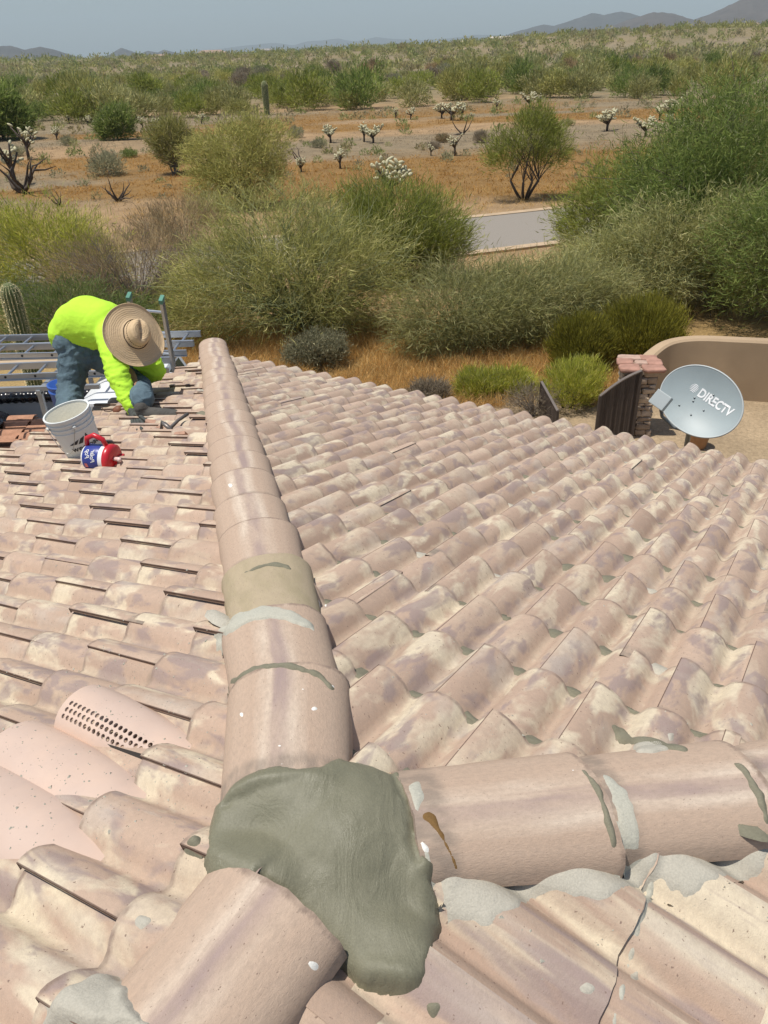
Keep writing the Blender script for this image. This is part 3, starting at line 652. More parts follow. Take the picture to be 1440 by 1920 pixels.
for sl, Mx, rnd, dd, cut in dab_spots:
    if (cut and sl != 'R') or dd > 50 or nd > 280: continue
    rr = random.Random(int(rnd*1e6))
    for pan in (.0825, .2475):
        if rr.random() < (.85 if dd < 3.2 else .45)*(1 if sl == 'R' else .25):
            o = link('mortar_dab', DM[rr.randrange(8)], None, house); s_ = rr.uniform(.8, 1.5)*(1.75 if sl == 'R' else .8)
            o.matrix_world = Mx@Matrix.Translation((pan-.018+rr.uniform(-.01, .02), LEN+(.010 if sl == 'R' else .004), .021 if sl == 'R' else .012))@Matrix.Rotation(rr.uniform(-.5, .4), 4, 'Z')@Matrix.Diagonal((s_, s_*rr.uniform(.7, 1.1), rr.uniform(.7, 1.1), 1)); nd += 1
# crumbs of mortar lying about
cv, cf = [], []
rr = random.Random(9)
for q in range(1500):
    if q < 950: x, y = rr.uniform(0, 410), rr.triangular(980, 1640, 1400)
    else: x, y = rr.uniform(420, 1440), rr.triangular(1000, 1900, 1500)
    if q % 3: x += rr.gauss(0, 3); 
    P = on_roof(x, y)
    h = BVH.ray_cast(P+Vector((0, 0, .3)), Vector((0, 0, -1))); h2 = BVH_FIELD.ray_cast(P+Vector((0, 0, .3)), Vector((0, 0, -1)))
    if not h[0] or not h2[0] or h[0].z > h2[0].z+.01 or h[1].z < .8 and rr.random() < .8: continue
    r_ = rr.choice((.0012, .0018, .0025, .0025, .004, .006))*rr.uniform(.7, 1.2); b = len(cv)
    r_ *= .75
    if r_ > .003 and rr.random() < .6: r_ *= .5
    for i in range(5): a = i*1.2566+rr.random(); cv.append(h[0]+Vector((math.cos(a)*r_*rr.uniform(.7, 1.5), math.sin(a)*r_*rr.uniform(.7, 1.5), -.001)))
    cv.append(h[0]+Vector((rr.uniform(-.4, .4)*r_, 0, r_*.9))); cf += [(b+i, b+(i+1) % 5, b+5) for i in range(5)]
mm = MB(); mm.add(cv, cf); tag(mm.build('mortar_crumbs', M['mortar_old']), 'crumbs of dry mortar scattered over the tiles', 'crumbs', kind='stuff')

# ================================================================== VEGETATION
PAL = {
 'mesquite': [(.085,.12,.035), (.06,.09,.027), (.12,.15,.05), (.095,.125,.04)],
 'bright':   [(.125,.15,.035), (.10,.125,.03), (.165,.18,.055)],
 'verde':    [(.165,.17,.07), (.12,.13,.05), (.23,.225,.11), (.14,.145,.045)],
 'greygreen':[(.165,.175,.09), (.125,.14,.065), (.22,.22,.12), (.15,.15,.06)],
 'yellow':   [(.19,.195,.075), (.145,.155,.055), (.24,.235,.10)],
 'olive':    [(.115,.115,.018), (.15,.145,.028), (.08,.08,.018)],
 'lime':     [(.20,.22,.04), (.14,.165,.03), (.25,.25,.07)],
 'sage':     [(.13,.135,.095), (.09,.095,.07), (.18,.18,.13)],
 'dry':      [(.16,.13,.08), (.11,.085,.06), (.20,.16,.10)],
 'grey':     [(.14,.125,.105), (.10,.085,.07), (.17,.15,.12)],
 'straw':    [(.33,.235,.10), (.27,.18,.07), (.40,.30,.15), (.22,.17,.09)],
 'orange':   [(.20,.115,.035), (.16,.09,.03), (.23,.14,.05)],
 'darkgreen':[(.05,.08,.025), (.07,.10,.035), (.09,.11,.04)],
}
def unit(v): return v/np.maximum(np.linalg.norm(v, axis=-1, keepdims=True), 1e-6)
def blades(rg, base, dirs, ln, wd, pal, bend=.25, tone=.16):
    """thin tapering two-part blades: base (n,3), dirs (n,3)"""
    n = len(base); side = unit(np.cross(dirs, rg.normal(size=(n, 3)))); ln = ln*rg.uniform(.5, 1.3, (n, 1)); wd = wd*rg.uniform(.6, 1.4, (n, 1))
    mid = base+dirs*ln*.5; tip = mid+unit(dirs+rg.normal(size=(n, 3))*bend)*ln*.5
    v = np.stack([base-side*wd*.35, mid+side*wd*.5, tip, mid-side*wd*.5], 1).reshape(-1, 3); f = np.arange(n*4).reshape(n, 4)
    pal = np.array(pal)*2.25*np.array([1.07, 1., .86]); pal = np.concatenate([pal]*3+[pal.mean(0, keepdims=True)*.5+.5*np.array([[.46, .44, .26]])]) if pal[0][1] > pal[0][0]*1.0 else pal; c = pal[rg.integers(0, len(pal), n)]*rg.normal(1, tone, (n, 1)).clip(.5, 1.7)
    return v, f, np.repeat(c, 4, 0)
def in_lobes(rg, lobes, n, shell=.55):
    w_ = np.array([l[3]*l[4]+l[4]*l[5]+l[3]*l[5] for l in lobes]); k = rg.choice(len(lobes), n, p=w_/w_.sum()); L = np.array(lobes)[k]
    u = unit(rg.normal(size=(n, 3))); r_ = rg.uniform(shell, 1., (n, 1))**.6; return L[:, :3]+u*r_*L[:, 3:6], u, k
def crown(rg, lobes, ncl, per, ln, wd, pal, cl=.18, up=.35, out=.8, rnd=.7, root=None, keep=.0, shell=.3):
    c, u, k = in_lobes(rg, lobes, ncl, shell)
    gap = fbm(c[:, 0]*1.7+c[:, 2]*1.3, c[:, 1]*1.7+c[:, 2], rg.integers(99), 3); c, u = c[gap > keep], u[gap > keep]
    ok = c[:, 2] > .03; c, u = c[ok], u[ok]
    n = len(c)*per; cc = np.repeat(c, per, 0)+rg.normal(size=(n, 3))*cl; uu = np.repeat(u, per, 0)
    ctr = np.array(root if root is not None else [np.mean([l[0] for l in lobes]), np.mean([l[1] for l in lobes]), 0.])
    d = unit(unit(cc-ctr)*out+uu*.4+np.array([0, 0, up])+rg.normal(size=(n, 3))*rnd)
    cc[:, 2] = np.maximum(cc[:, 2], .02)
    tone = np.repeat(rg.normal(1, .10, len(c)), per)
    v, f, col = blades(rg, cc, d, ln, wd, pal); return v, f, col*np.repeat(tone, 4)[:, None]
def limb_mesh(rg, lobes, nl, r0, base=(0, 0, 0), sub=2, twig=5, trunk_h=.25, fork=3):
    """trunks fork near the ground and arch out into the crown"""
    m = MB(); tips = []
    starts = []
    for q in range(fork):
        a = rg.uniform(0, 6.28); starts.append((Vector(base)+Vector((math.cos(a)*r0, math.sin(a)*r0, -.1)), Vector(base)+Vector((math.cos(a)*trunk_h*.8, math.sin(a)*trunk_h*.8, trunk_h))))
    for s0, s1 in starts: m.tube([s0, (s0+s1)/2+Vector(rg.normal(size=3)*.02), s1], [r0, r0*.85, r0*.7], 6)
    c, u, k = in_lobes(rg, lobes, nl, .75)
    for i in range(nl):
        e = Vector(c[i]); s0, s1 = starts[rg.integers(fork)]
        if e.z < .15: e.z = .15
        L = (e-s1).length; up = Vector((0, 0, L*.28)); pts = []
        for t in (0, .25, .5, .75, 1):
            p = s1.lerp(e, t)+up*(t*(1-t))*1.6+Vector(rg.normal(size=3))*.05*L*t*(1 if t < 1 else .3); pts.append(p)
        rr_ = r0*.5*rg.uniform(.5, 1); m.tube(pts, [rr_, rr_*.75, rr_*.5, rr_*.3, rr_*.12], 4, False)
        for q in range(twig):
            t = rg.uniform(.35, 1); b = pts[min(int(t*4), 3)].lerp(pts[min(int(t*4)+1, 4)], t*4 % 1); dd_ = Vector(unit(np.array(e-s1)+rg.normal(size=3)*L*.6))*L*rg.uniform(.15, .4)
            m.tube([b, b+dd_*.5+Vector(rg.normal(size=3))*.03, b+dd_], [rr_*.3, rr_*.2, rr_*.06], 3, False)
    return m
BARK = {'verde': wobble('green_bark', (.25, .27, .12), .2, 8, .8), 'dark': wobble('dark_bark', (.085, .065, .05), .2, 10, .9), 'grey': wobble('grey_bark', (.20, .17, .14), .2, 10, .9), 'pale': wobble('pale_twigs', (.36, .33, .22), .2, 10, .9)}
def plant(name, loc, lobes, cat, label, ncl, per, ln, wd, pal, bark='dark', nl=30, r0=.06, group=None, rz=0, twig=4, seed=None, trunkname='trunk', fork=3, th=.25, **kw):
    rg = np.random.default_rng(seed if seed is not None else int(abs(loc[0]*97+loc[1]*131)) % 99991)
    t = tag(empty(name, loc, rz), label, cat, group)
    v, f, c = crown(rg, lobes, ncl, per, ln, wd, PAL[pal] if isinstance(pal, str) else pal, **kw)
    link('crown', npmesh('crown', v, f, c), M['leaf'], t)
    if nl: limb_mesh(rg, lobes, nl, r0, (0, 0, 0), 2, twig, th, fork).build(trunkname, BARK[bark], t, True)
    return t
def copy_tree(o, loc, rz, sc, label, group=None):
    c = o.copy(); COL.objects.link(c); c.location = loc; c.rotation_euler.z = rz; c.scale = (sc[0], sc[1], sc[2]); c['label'] = label
    if group: c['group'] = group
    elif 'group' in c.keys(): del c['group']
    for ch in o.children: d = ch.copy(); COL.objects.link(d); d.parent = c
    return c
def g3(x, y): return (x, y, gz(x, y))
def gp(px, py):                         # ground point seen near a picture point, terrain followed
    P = gnd(px, py)
    for _ in range(6): P = gnd(px, py, gz(P.x, P.y))
    return (P.x, P.y, gz(P.x, P.y))

# big palo verde just beyond the hip end
plant('palo_verde_tree', g3(-1.6, 16.5), [(0, 0, 1.3, 1.9, 1.7, 1.25), (-1.5, 0, 1.1, 1.3, 1.4, 1.05), (1.2, .2, 1.3, 1.4, 1.5, 1.2), (-.3, .7, 2.0, 1.5, 1.2, 1.0), (-1.9, -.2, .8, .9, 1., .8)],
      'tree', 'sprawling palo verde with pale branches right behind the far end of the roof', 1500, 34, .26, .011, 'verde', 'verde', 190, .07, twig=7, cl=.17, up=-.05, rnd=.75, keep=0.40, fork=5)
plant('palo_verde_tree', g3(1.6, 15.5), [(0, 0, .8, 1.3, 1.1, .85), (1.0, .3, .75, 1.2, 1.0, .8), (-.6, -.4, .6, .9, .8, .7)],
      'tree', 'grey green feathery palo verde above the golden grass, left of the round bushes', 900, 36, .24, .011, 'greygreen', 'verde', 70, .05, twig=6, cl=.16, up=-.1, rnd=.8, keep=0.41, fork=5)
plant('palo_verde_tree', g3(3.35, 15.9), [(0, 0, .75, 1.3, 1.1, .8), (-.9, -.5, .6, .9, .8, .65), (.9, .3, .8, 1.1, 1.0, .8)],
      'tree', 'grey green palo verde directly behind the two round olive bushes', 950, 36, .24, .011, 'greygreen', 'verde', 70, .05, twig=6, cl=.16, up=-.1, rnd=.8, keep=0.41, fork=5)
plant('palo_verde_tree', g3(.5, 21.0), [(0, 0, 1.4, 1.3, 1.2, 1.1), (1.0, .2, 1.1, 1.05, 1.0, .95), (-.9, 0, 1.5, .9, .9, .9), (.3, 0, .7, 1.7, 1.2, .7)],
      'tree', 'bright green tree left of the visible stretch of road', 800, 44, .26, .014, 'bright', 'dark', 50, .05, twig=5, cl=.18, up=.5, rnd=.6, keep=0.37, fork=4)
# mesquite thicket on the right
plant('mesquite_tree', g3(8.3, 19.2), [(0, 0, 2.9, 2.1, 1.9, 1.7), (1.7, .3, 3.0, 1.9, 1.7, 1.7), (-1.4, -.2, 2.2, 1.5, 1.5, 1.4), (.4, -.8, 1.5, 2.2, 1.3, 1.3)],
      'tree', 'tall dense dark green mesquite at the right edge, behind the curved wall', 2100, 40, .24, .017, 'mesquite', 'dark', 60, .09, twig=4, cl=.2, up=-.05, rnd=.85, keep=0.42, fork=4)
plant('mesquite_tree', g3(6.6, 21.2), [(0, 0, 1.7, 1.5, 1.4, 1.3), (1.2, 0, 2.0, 1.3, 1.2, 1.2), (-.9, .2, 1.3, 1.0, 1.0, .9)],
      'tree', 'mid green mesquite covering the right end of the visible road', 1100, 38, .24, .016, 'bright', 'dark', 40, .07, twig=4, cl=.2, up=.25, rnd=.75, keep=0.42, fork=4)
plant('mesquite_tree', g3(6.2, 17.4), [(0, 0, 1.25, 1.4, 1.2, 1.1), (-1.2, .1, .95, 1.0, .9, .85), (1.3, -.2, 1.4, 1.3, 1.1, 1.2)],
      'tree', 'low grey green tree in front of the mesquite thicket above the olive bushes', 1250, 38, .22, .013, 'greygreen', 'verde', 70, .06, twig=5, cl=.17, up=-.15, rnd=.8, keep=0.42, fork=5)
plant('mesquite_tree', g3(9.2, 15.6), [(0, 0, 1.8, 1.7, 1.5, 1.5), (-1.4, .5, 1.6, 1.2, 1.1, 1.2), (1.2, 0, 2.2, 1.4, 1.3, 1.4)],
      'tree', 'shaded mesquite with bare dark limbs just over the curved wall', 1250, 40, .22, .015, 'mesquite', 'dark', 50, .08, twig=5, cl=.18, up=-.1, rnd=.85, keep=0.43, fork=4)
# farther single trees
plant('palo_verde_tree', gp(455, 388), [(0, 0, 1.9, 1.7, 1.6, 1.3), (1.0, 0, 2.2, 1.2, 1.1, 1.1), (-1.1, 0, 1.7, 1.1, 1.1, 1.0), (0, -.5, .9, 1.9, 1.3, .9)],
      'tree', 'broad yellow green palo verde standing on bare sandy soil', 900, 30, .26, .022, 'yellow', 'dark', 45, .07, twig=4, cl=.18, up=.1, rnd=.8, keep=0.41, fork=4)
plant('palo_verde_tree', gp(982, 374), [(.1, 0, 2.2, 1.0, 1.0, .8), (-.9, 0, 1.8, .85, .9, .6), (.9, 0, 1.85, .75, .8, .65), (.35, 0, 2.8, .55, .6, .5)],
      'tree', 'single green tree with dark forked trunks beyond the road', 420, 30, .26, .022, 'bright', 'dark', 30, .065, twig=5, cl=.17, up=.3, rnd=.6, keep=0.39, fork=5, th=.7, shell=.5)
plant('palo_verde_tree', gp(328, 326), [(0, 0, 1.9, 1.2, 1.0, .7), (.2, 0, 1.2, 1.2, 1.0, .8)],
      'tree', 'small tree with bare grey skirt left of the yellow green palo verde', 320, 26, .3, .03, 'verde', 'grey', 50, .06, twig=6, cl=.15, up=.3, rnd=.7, fork=5)
plant('creosote_bush', gp(225, 262), [(0, 0, 1.2, 1.25, 1.1, 1.15), (-.7, 0, .8, .9, .9, .8)], 'bush', 'green bush on the left between pale chollas', 300, 26, .35, .05, 'mesquite', 'grey', 12, .05, up=.5)
plant('desert_shrub', gp(205, 328), [(0, 0, .5, .9, .8, .5)], 'shrub', 'low blue grey shrub on bare sand', 130, 24, .22, .03, 'sage', 'grey', 10, .03, up=.6)
# left edge
plant('mesquite_tree', gp(5, 262), [(0, 0, 2.2, 1.9, 1.8, 1.9), (1.2, 0, 1.5, 1.4, 1.4, 1.3), (-1.8, 0, 2.3, 1.8, 1.8, 1.8)], 'tree', 'dark green tree cut by the left edge of the view', 700, 34, .5, .07, 'mesquite', 'dark', 14, .12, up=.3)
plant('palo_verde_tree', g3(-8.3, 20.8), [(0, 0, 1.2, 1.5, 1.2, 1.1), (1.1, -.2, 1.0, 1.2, 1.0, .9), (-1.5, 0, 1.3, 1.3, 1.2, 1.2)], 'tree', 'yellow green palo verde above the tall saguaro at the left edge', 900, 36, .25, .014, 'lime', 'verde', 60, .05, twig=6, cl=.17, up=.3, rnd=.7, keep=0.40, fork=5)
plant('dry_shrub', g3(-5.6, 18.6), [(0, 0, 1.0, 1.6, 1.2, .95), (1.3, .2, .9, 1.1, 1., .8), (-1.2, 0, .9, 1.0, .9, .8)], 'shrub', 'twiggy grey brown shrub behind the bending worker', 600, 22, .22, .008, 'dry', 'grey', 230, .035, twig=8, cl=.16, up=.7, rnd=.5, fork=7, th=.08, trunkname='twigs')
plant('dry_shrub', g3(-6.2, 16.2), [(0, 0, .7, 1.3, .9, .7), (1.1, 0, .55, .9, .8, .5), (-1.2, 0, .7, .9, .9, .7)], 'shrub', 'green and brown thicket at the foot of the left saguaro', 800, 28, .18, .011, 'darkgreen', 'grey', 60, .03, twig=6, cl=.14, up=.3, rnd=.8, fork=6, th=.08, trunkname='twigs')
plant('dry_shrub', gp(352, 470), [(0, 0, .8, 1.1, .9, .8), (-.9, 0, .6, .8, .8, .6)], 'shrub', 'thin grey shrub at the near side of the road, left of the big palo verde', 260, 24, .24, .012, 'dry', 'pale', 60, .025, twig=6, cl=.15, up=.8, rnd=.45, fork=6, th=.06, trunkname='twigs')
# garden bushes by the eave and wall
OL = [(0, 0, .55, .60, .55, .50), (.0, 0, .33, .5, .5, .33)]
plant('creosote_bush', g3(3.72, 13.9), OL, 'bush', 'left of the two round olive green bushes behind the stone pillar', 520, 52, .13, .010, 'olive', 'dark', 14, .03, cl=.06, up=1.1, rnd=.35, out=.9, shell=.25)
plant('creosote_bush', g3(4.95, 14.25), [(0, 0, .62, .76, .68, .60), (.1, 0, .4, .6, .5, .4)], 'bush', 'right and larger of the two round olive green bushes, next to the curved wall', 680, 52, .14, .010, 'olive', 'dark', 14, .03, cl=.07, up=1.1, rnd=.35, out=.9, shell=.25)
plant('turpentine_bush', g3(1.95, 12.9), [(-.25, 0, .2, .42, .4, .22), (.35, .1, .2, .42, .4, .2)], 'bush', 'low yellow green bush just past the eave, left of the gate', 300, 40, .12, .009, 'lime', 'dark', 12, .02, cl=.05, up=1.2, rnd=.4)
plant('turpentine_bush', g3(3.15, 12.3), [(0, 0, .38, .5, .45, .40), (.25, .2, .35, .4, .4, .4)], 'bush', 'yellow green bush against the brown gate', 300, 40, .12, .009, 'lime', 'dark', 12, .02, cl=.05, up=1.2, rnd=.4)
plant('sage_bush', g3(-1.1, 14.7), [(0, 0, .36, .52, .45, .32), (-.4, 0, .25, .35, .35, .25)], 'bush', 'rounded dark grey sage bush at the far tip of the roof', 420, 36, .08, .012, 'sage', 'dark', 12, .02, cl=.06, up=.5, rnd=.9)
plant('sage_bush', g3(.65, 12.6), [(.2, 0, .2, .36, .3, .18)], 'bush', 'low dry grey bush just over the eave in the golden grass', 200, 36, .09, .008, 'grey', 'grey', 20, .015, cl=.05, up=.8, rnd=.8)
plant('dry_shrub', g3(6.9, 10.6), [(0, 0, .4, .5, .5, .4)], 'shrub', 'spiky yellow green shrub on the gravel below the curved wall', 160, 40, .2, .010, 'lime', 'dark', 10, .02, cl=.04, up=.6, rnd=.9)
plant('dry_shrub', g3(2.5, 12.0), [(0, 0, .25, .45, .35, .25)], 'shrub', 'dead grey twig pile between the two yellow green bushes', 60, 24, .15, .007, 'grey', 'grey', 60, .02, cl=.06, up=.3, rnd=.9, fork=6, th=.05, trunkname='twigs')
plant('dry_shrub', gp(395, 418), [(0, 0, .45, .9, .7, .45)], 'shrub', 'low grey green shrub below the yellow green palo verde', 160, 26, .2, .016, 'greygreen', 'pale', 20, .02, up=.7)

# chollas ---------------------------------------------------------------
def cholla_mesh(seed, n=70, h=1.3, wdt=.9):
    rg = np.random.default_rng(seed); m = MB(); wood = MB()
    arms = [(Vector((0, 0, 0)), Vector((0, 0, h*.45)))]
    wood.tube([(0, 0, -.1), (0, 0, h*.45)], [.07, .05], 6)
    for q in range(8):
        a = rg.uniform(0, 6.28); e = Vector((math.cos(a)*wdt*.45*rg.uniform(.4, 1), math.sin(a)*wdt*.45*rg.uniform(.4, 1), h*rg.uniform(.5, .85))); b = Vector((0, 0, h*rg.uniform(.2, .45)))
        wood.tube([b, b.lerp(e, .5)+Vector((0, 0, -.04)), e], [.045, .035, .025], 5); arms.append((b, e))
    for i in range(n):
        b, e = arms[1+rg.integers(8)]; t = rg.uniform(.45, 1.1); p = b.lerp(e, t)+Vector(rg.normal(size=3))*.05
        d = Vector(unit(np.array([rg.normal(), rg.normal(), abs(rg.normal())*.9+.1]))); L = rg.uniform(.12, .22)
        m.tube([p, p+d*L*.3, p+d*L*.8, p+d*L], [.028, .045, .042, .012], 6)
    return m, wood
PALE = NG('cholla_spines'); PALE.base(PALE.mix(PALE.noise(obj_co(PALE), 25, 3), (.40, .38, .22), (.66, .61, .42))).set(.8, 0, .2); M['cholla'] = PALE.m
def make_cholla(seed, n, h, wdt, label):
    t = tag(empty('cholla_cactus'), label, 'cactus', 'chollas dotted over the desert flat'); m, wd_ = cholla_mesh(seed, n, h, wdt); tag(m.build('joints', M['cholla'], t, True), kind='stuff'); wd_.build('trunk', BARK['dark'], t, True); return t
CH = []
CHL = [(107, 262, .9), (300, 262, 1.5), (268, 240, .9), (130, 232, .7), (165, 235, .8), (55, 300, 1.6), (30, 350, 1.8), (182, 248, .8), (700, 268, 1.2), (683, 266, 1.0), (620, 268, 1.1), (638, 316, .85), (565, 322, .7), (808, 292, .55), (733, 372, 1.6), (846, 226, 1.4), (828, 222, 1.2), (866, 222, 1.1), (770, 224, .9), (742, 222, .7), (886, 224, .5), (1257, 228, 1.6), (1236, 226, 1.1), (1210, 256, 1.2), (1236, 258, .8), (1262, 250, 1.2), (1138, 246, 1.4), (1362, 236, 1.1), (993, 202, 1.4), (1010, 200, .9), (932, 206, .9), (560, 200, 1.0), (378, 232, .8), (420, 190, 1.3), (1335, 222, .8), (1390, 214, .9), (853, 292, .9), (1284, 262, 1.0)]
NAMES_L = ['pale cholla on bare sand at the left', 'wide pale cholla clump behind the green bush on the left', 'small cholla beside the green bush on the left', 'cholla at the foot of the pale rock pile', 'cholla just right of the pale rock pile', 'tall half bare cholla near the left edge', 'big dark limbed cholla nearest the left edge', 'small cholla between rock pile and green bush', 'cholla pair in mid view, right one', 'cholla pair in mid view, left one', 'grey green cholla beyond the yellow green palo verde', 'lone cream cholla in the orange weeds', 'lowest small cholla right of the yellow green palo verde', 'tiny cholla in the orange weeds near the centre', 'tall cholla rising behind the bright green tree', 'largest cholla of the central clump', 'left cholla of the central clump', 'right cholla of the central clump', 'cholla left of the central clump', 'small far left cholla beside the central clump', 'tiny cholla right of the central clump', 'tallest pale cholla of the right hand clump', 'cholla leaning on the tallest one on the right', 'left front cholla of the right hand clump', 'small front cholla of the right hand clump', 'right front cholla of the right hand clump', 'rounded pale cholla between road tree and right hand clump', 'cholla over the thicket near the right edge', 'cholla behind the crown of the single road tree', 'small cholla beside the crown of the single road tree', 'cholla left of the crown of the single road tree', 'small cholla right of the distant saguaro', 'low cholla above the yellow green palo verde', 'dark cholla at the edge of the scrub belt', 'far small cholla over the right thicket', 'last cholla toward the right edge', 'grey leafless cholla in the orange weeds', 'dull green cholla right of the right hand clump']
protos = [make_cholla(40+i, (80, 60, 95, 30)[i], (1.1, 1.2, 1.0, 1.4)[i], (1.1, .7, 1.4, 1.0)[i], 'spare') for i in range(4)]
for i, (x, y, s_) in enumerate(CHL):
    P = gp(x, y); k = 3 if i in (5, 6, 36) else (2 if s_ > 1.15 else i % 2); lab = NAMES_L[i]
    if protos[k] is not None and protos[k]['label'] == 'spare': o = protos[k]; o.location = P; o.scale = (s_,)*3; o['label'] = lab
    else: o = copy_tree(protos[k], P, i*1.3, (s_,)*3, lab, 'chollas dotted over the desert flat')

# saguaros --------------------------------------------------------------
def saguaro(loc, h, r, label, ribs=16):
    t = tag(empty('saguaro_cactus', loc), label, 'cactus'); v = []; f = []; c = []; n = ribs*4; zs = np.concatenate([np.linspace(-.1, h-r*1.5, 24), h-r*1.5+r*1.5*np.sin(np.linspace(.12, 1.57, 9))])
    for z in zs:
        k = 1 if z < h-r*1.5 else math.sqrt(max(0, 1-((z-(h-r*1.5))/(r*1.5))**2))*1+.02
        k *= .82+.18*min(1, max(0, z)/h*1.6)
        for j in range(n):
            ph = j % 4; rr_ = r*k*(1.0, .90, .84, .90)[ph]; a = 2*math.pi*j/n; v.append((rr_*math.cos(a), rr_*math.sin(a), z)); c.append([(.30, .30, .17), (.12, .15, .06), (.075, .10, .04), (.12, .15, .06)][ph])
    f = [(i*n+k, i*n+(k+1) % n, (i+1)*n+(k+1) % n, (i+1)*n+k) for i in range(len(zs)-1) for k in range(n)]
    link('stem', npmesh('stem', v, f, c), M['col'], t, False)
    rg = np.random.default_rng(3); q = []; d = []
    for j in range(ribs):
        for z in np.arange(.05, h-.02, .035):
            k = 1 if z < h-r*1.5 else math.sqrt(max(0, 1-((z-(h-r*1.5))/(r*1.5))**2)); k *= .82+.18*min(1, z/h*1.6); a = 2*math.pi*j/ribs
            for _ in range(4): q.append((r*k*math.cos(a), r*k*math.sin(a), z)); d.append((math.cos(a), math.sin(a), rg.normal()*.6))
    d = unit(np.array(d)+rg.normal(size=(len(d), 3))*.5); v2, f2, c2 = blades(rg, np.array(q), d, .035, .004, [(.55, .52, .38), (.45, .40, .28)], .1)
    tag(link('spines', npmesh('spines', v2, f2, c2), M['col'], t), kind='stuff'); return t
P = gp(75, 757); saguaro(P, 2.15, .155, 'tall single saguaro standing behind the ladder rack at the left')
P = gp(501, 216); saguaro(P, 3.0, .33, 'distant lone saguaro at the edge of the green scrub belt')

# dead branches -----------------------------------------------------------
def snag(loc, s_, label, seed, n=7):
    rg = np.random.default_rng(seed); t = MB()
    for i in range(n):
        a = rg.uniform(0, 6.28); p = Vector((rg.normal()*.05, rg.normal()*.05, 0)); pts = [p]; d = Vector((math.cos(a)*.8, math.sin(a)*.5, rg.uniform(.3, 1))).normalized()
        for k in range(4): d = (d+Vector(rg.normal(size=3))*.3+Vector((0, 0, .12))).normalized(); pts.append(pts[-1]+d*s_*.3*rg.uniform(.7, 1.1))
        t.tube(pts, [.05*s_, .042*s_, .03*s_, .02*s_, .006*s_], 5)
    o = t.build('dead_branches', BARK['dark'], None, True); o.location = loc; tag(o, label, 'dead branches')
snag(gp(222, 378), 1.0, 'dead forked branches lying on bare sand at left', 3); snag(gp(110, 385), .7, 'small dead twig left of the forked branches', 4, 5); snag(gp(868, 252), 1.3, 'dark dead limb on grey soil at the centre', 5, 4); snag(gp(567, 308), 1.1, 'dead stick over the small cholla by the palo verde', 6, 3); snag(gp(45, 362), 2.0, 'dark bare limbs beside the big cholla at the left edge', 8, 9)

# dry grass and weeds -------------------------------------------------------
def tufts(name, label, pts, per, h, wd_, pal, lean=.5, cat='dry grass', cl=.05):
    rg = np.random.default_rng(len(pts)); pts = np.asarray(pts); n = len(pts)*per; b = np.repeat(pts, per, 0)+np.concatenate([rg.normal(size=(n, 2))*cl, np.zeros((n, 1))], 1)
    d = unit(np.concatenate([rg.normal(size=(n, 2))*lean, np.ones((n, 1))], 1)); hh = np.repeat(rg.uniform(.5, 1.3, (len(pts), 1)), per, 0)
    v, f, c = blades(rg, b, d, h*hh, wd_, PAL[pal], .5); tag(link(name, npmesh(name, v, f, c), M['leaf']), label, cat, kind='stuff')
def scatter(n, x0_, x1_, y0_, y1_, fn, seed):
    rg = np.random.default_rng(seed); x = rg.uniform(x0_, x1_, n); y = rg.uniform(y0_, y1_, n); k = fn(x, y) > rg.uniform(0, 1, n); x, y = x[k], y[k]; return np.stack([x, y, terr(x, y)-.01], 1)
onroad = lambda x, y: np.abs(y-np.interp(x, [p[0] for p in RP], [p[1] for p in RP])) < 3.0
tufts('dry_grass', 'golden dry grass between the eave and the palo verdes', scatter(9500, -4.5, 5.5, 12.3, 17.0, lambda x, y: sstep(.22, .42, fbm(x*.9, y*.9, 61))*(x-1.2 < (y-12.)*2+2.2), 1), 15, .27, .008, 'straw', .45)
tufts('dry_grass', 'straw coloured weeds along the road', scatter(9000, -22, 20, 16, 36, lambda x, y: sstep(.42, .6, fbm(x*.35, y*.5, 62))*(~onroad(x, y)), 2), 9, .22, .010, 'straw', .7, cl=.1)
tufts('orange_weeds', 'orange dried weeds carpeting the desert flat', scatter(30000, -34, 52, 29, 96, lambda x, y: orange_mask(x, y)*(~onroad(x, y))*np.clip(50/y, .3, 1), 3), 6, .20, .028, 'orange', 1.0, 'weeds', .22)
tufts('grey_weeds', 'low grey weeds on the bare soil', scatter(9000, -38, 52, 24, 96, lambda x, y: (1-orange_mask(x, y))*sstep(.45, .62, fbm(x*.2, y*.3, 63))*(~onroad(x, y)), 4), 7, .20, .024, 'grey', 1.0, 'weeds', .2)
tufts('tan_weeds', 'low tan weeds on the bare soil', scatter(9000, -38, 52, 24, 96, lambda x, y: (1-orange_mask(x, y))*sstep(.45, .62, fbm(x*.25, y*.3, 64))*(~onroad(x, y)), 5), 7, .16, .022, 'dry', 1.0, 'weeds', .2)

# scrub belt and slopes beyond: shared bush shapes ----------------------------
def proto_bush(seed, pal, ncl, per, ln, wd_, h=.5, up=.5):
    rg = np.random.default_rng(seed); L = [(rg.normal()*.22, rg.normal()*.2, h*rg.uniform(.7, 1.1), rg.uniform(.45, .8), rg.uniform(.45, .8), h*rg.uniform(.7, 1.0)) for _ in range(5)]
    v, f, c = crown(rg, L, ncl, per, ln, wd_, PAL[pal], cl=.08, up=up, rnd=.6); return npmesh('crown', v, f, c)
BP = [(p, proto_bush(900+i, p, 150, 16, .17, .030)) for i, p in enumerate(['mesquite', 'greygreen', 'verde', 'bright', 'mesquite', 'greygreen', 'sage', 'grey', 'dry', 'yellow', 'darkgreen', 'verde'])]
for _, m_ in BP: m_.materials.append(M['leaf'])
def inview(x, y, z): a, b, d = proj((x, y, z)); return d > 1 and -90 < a < 1530 and -60 < b < 700
rg = np.random.default_rng(77); cand = []
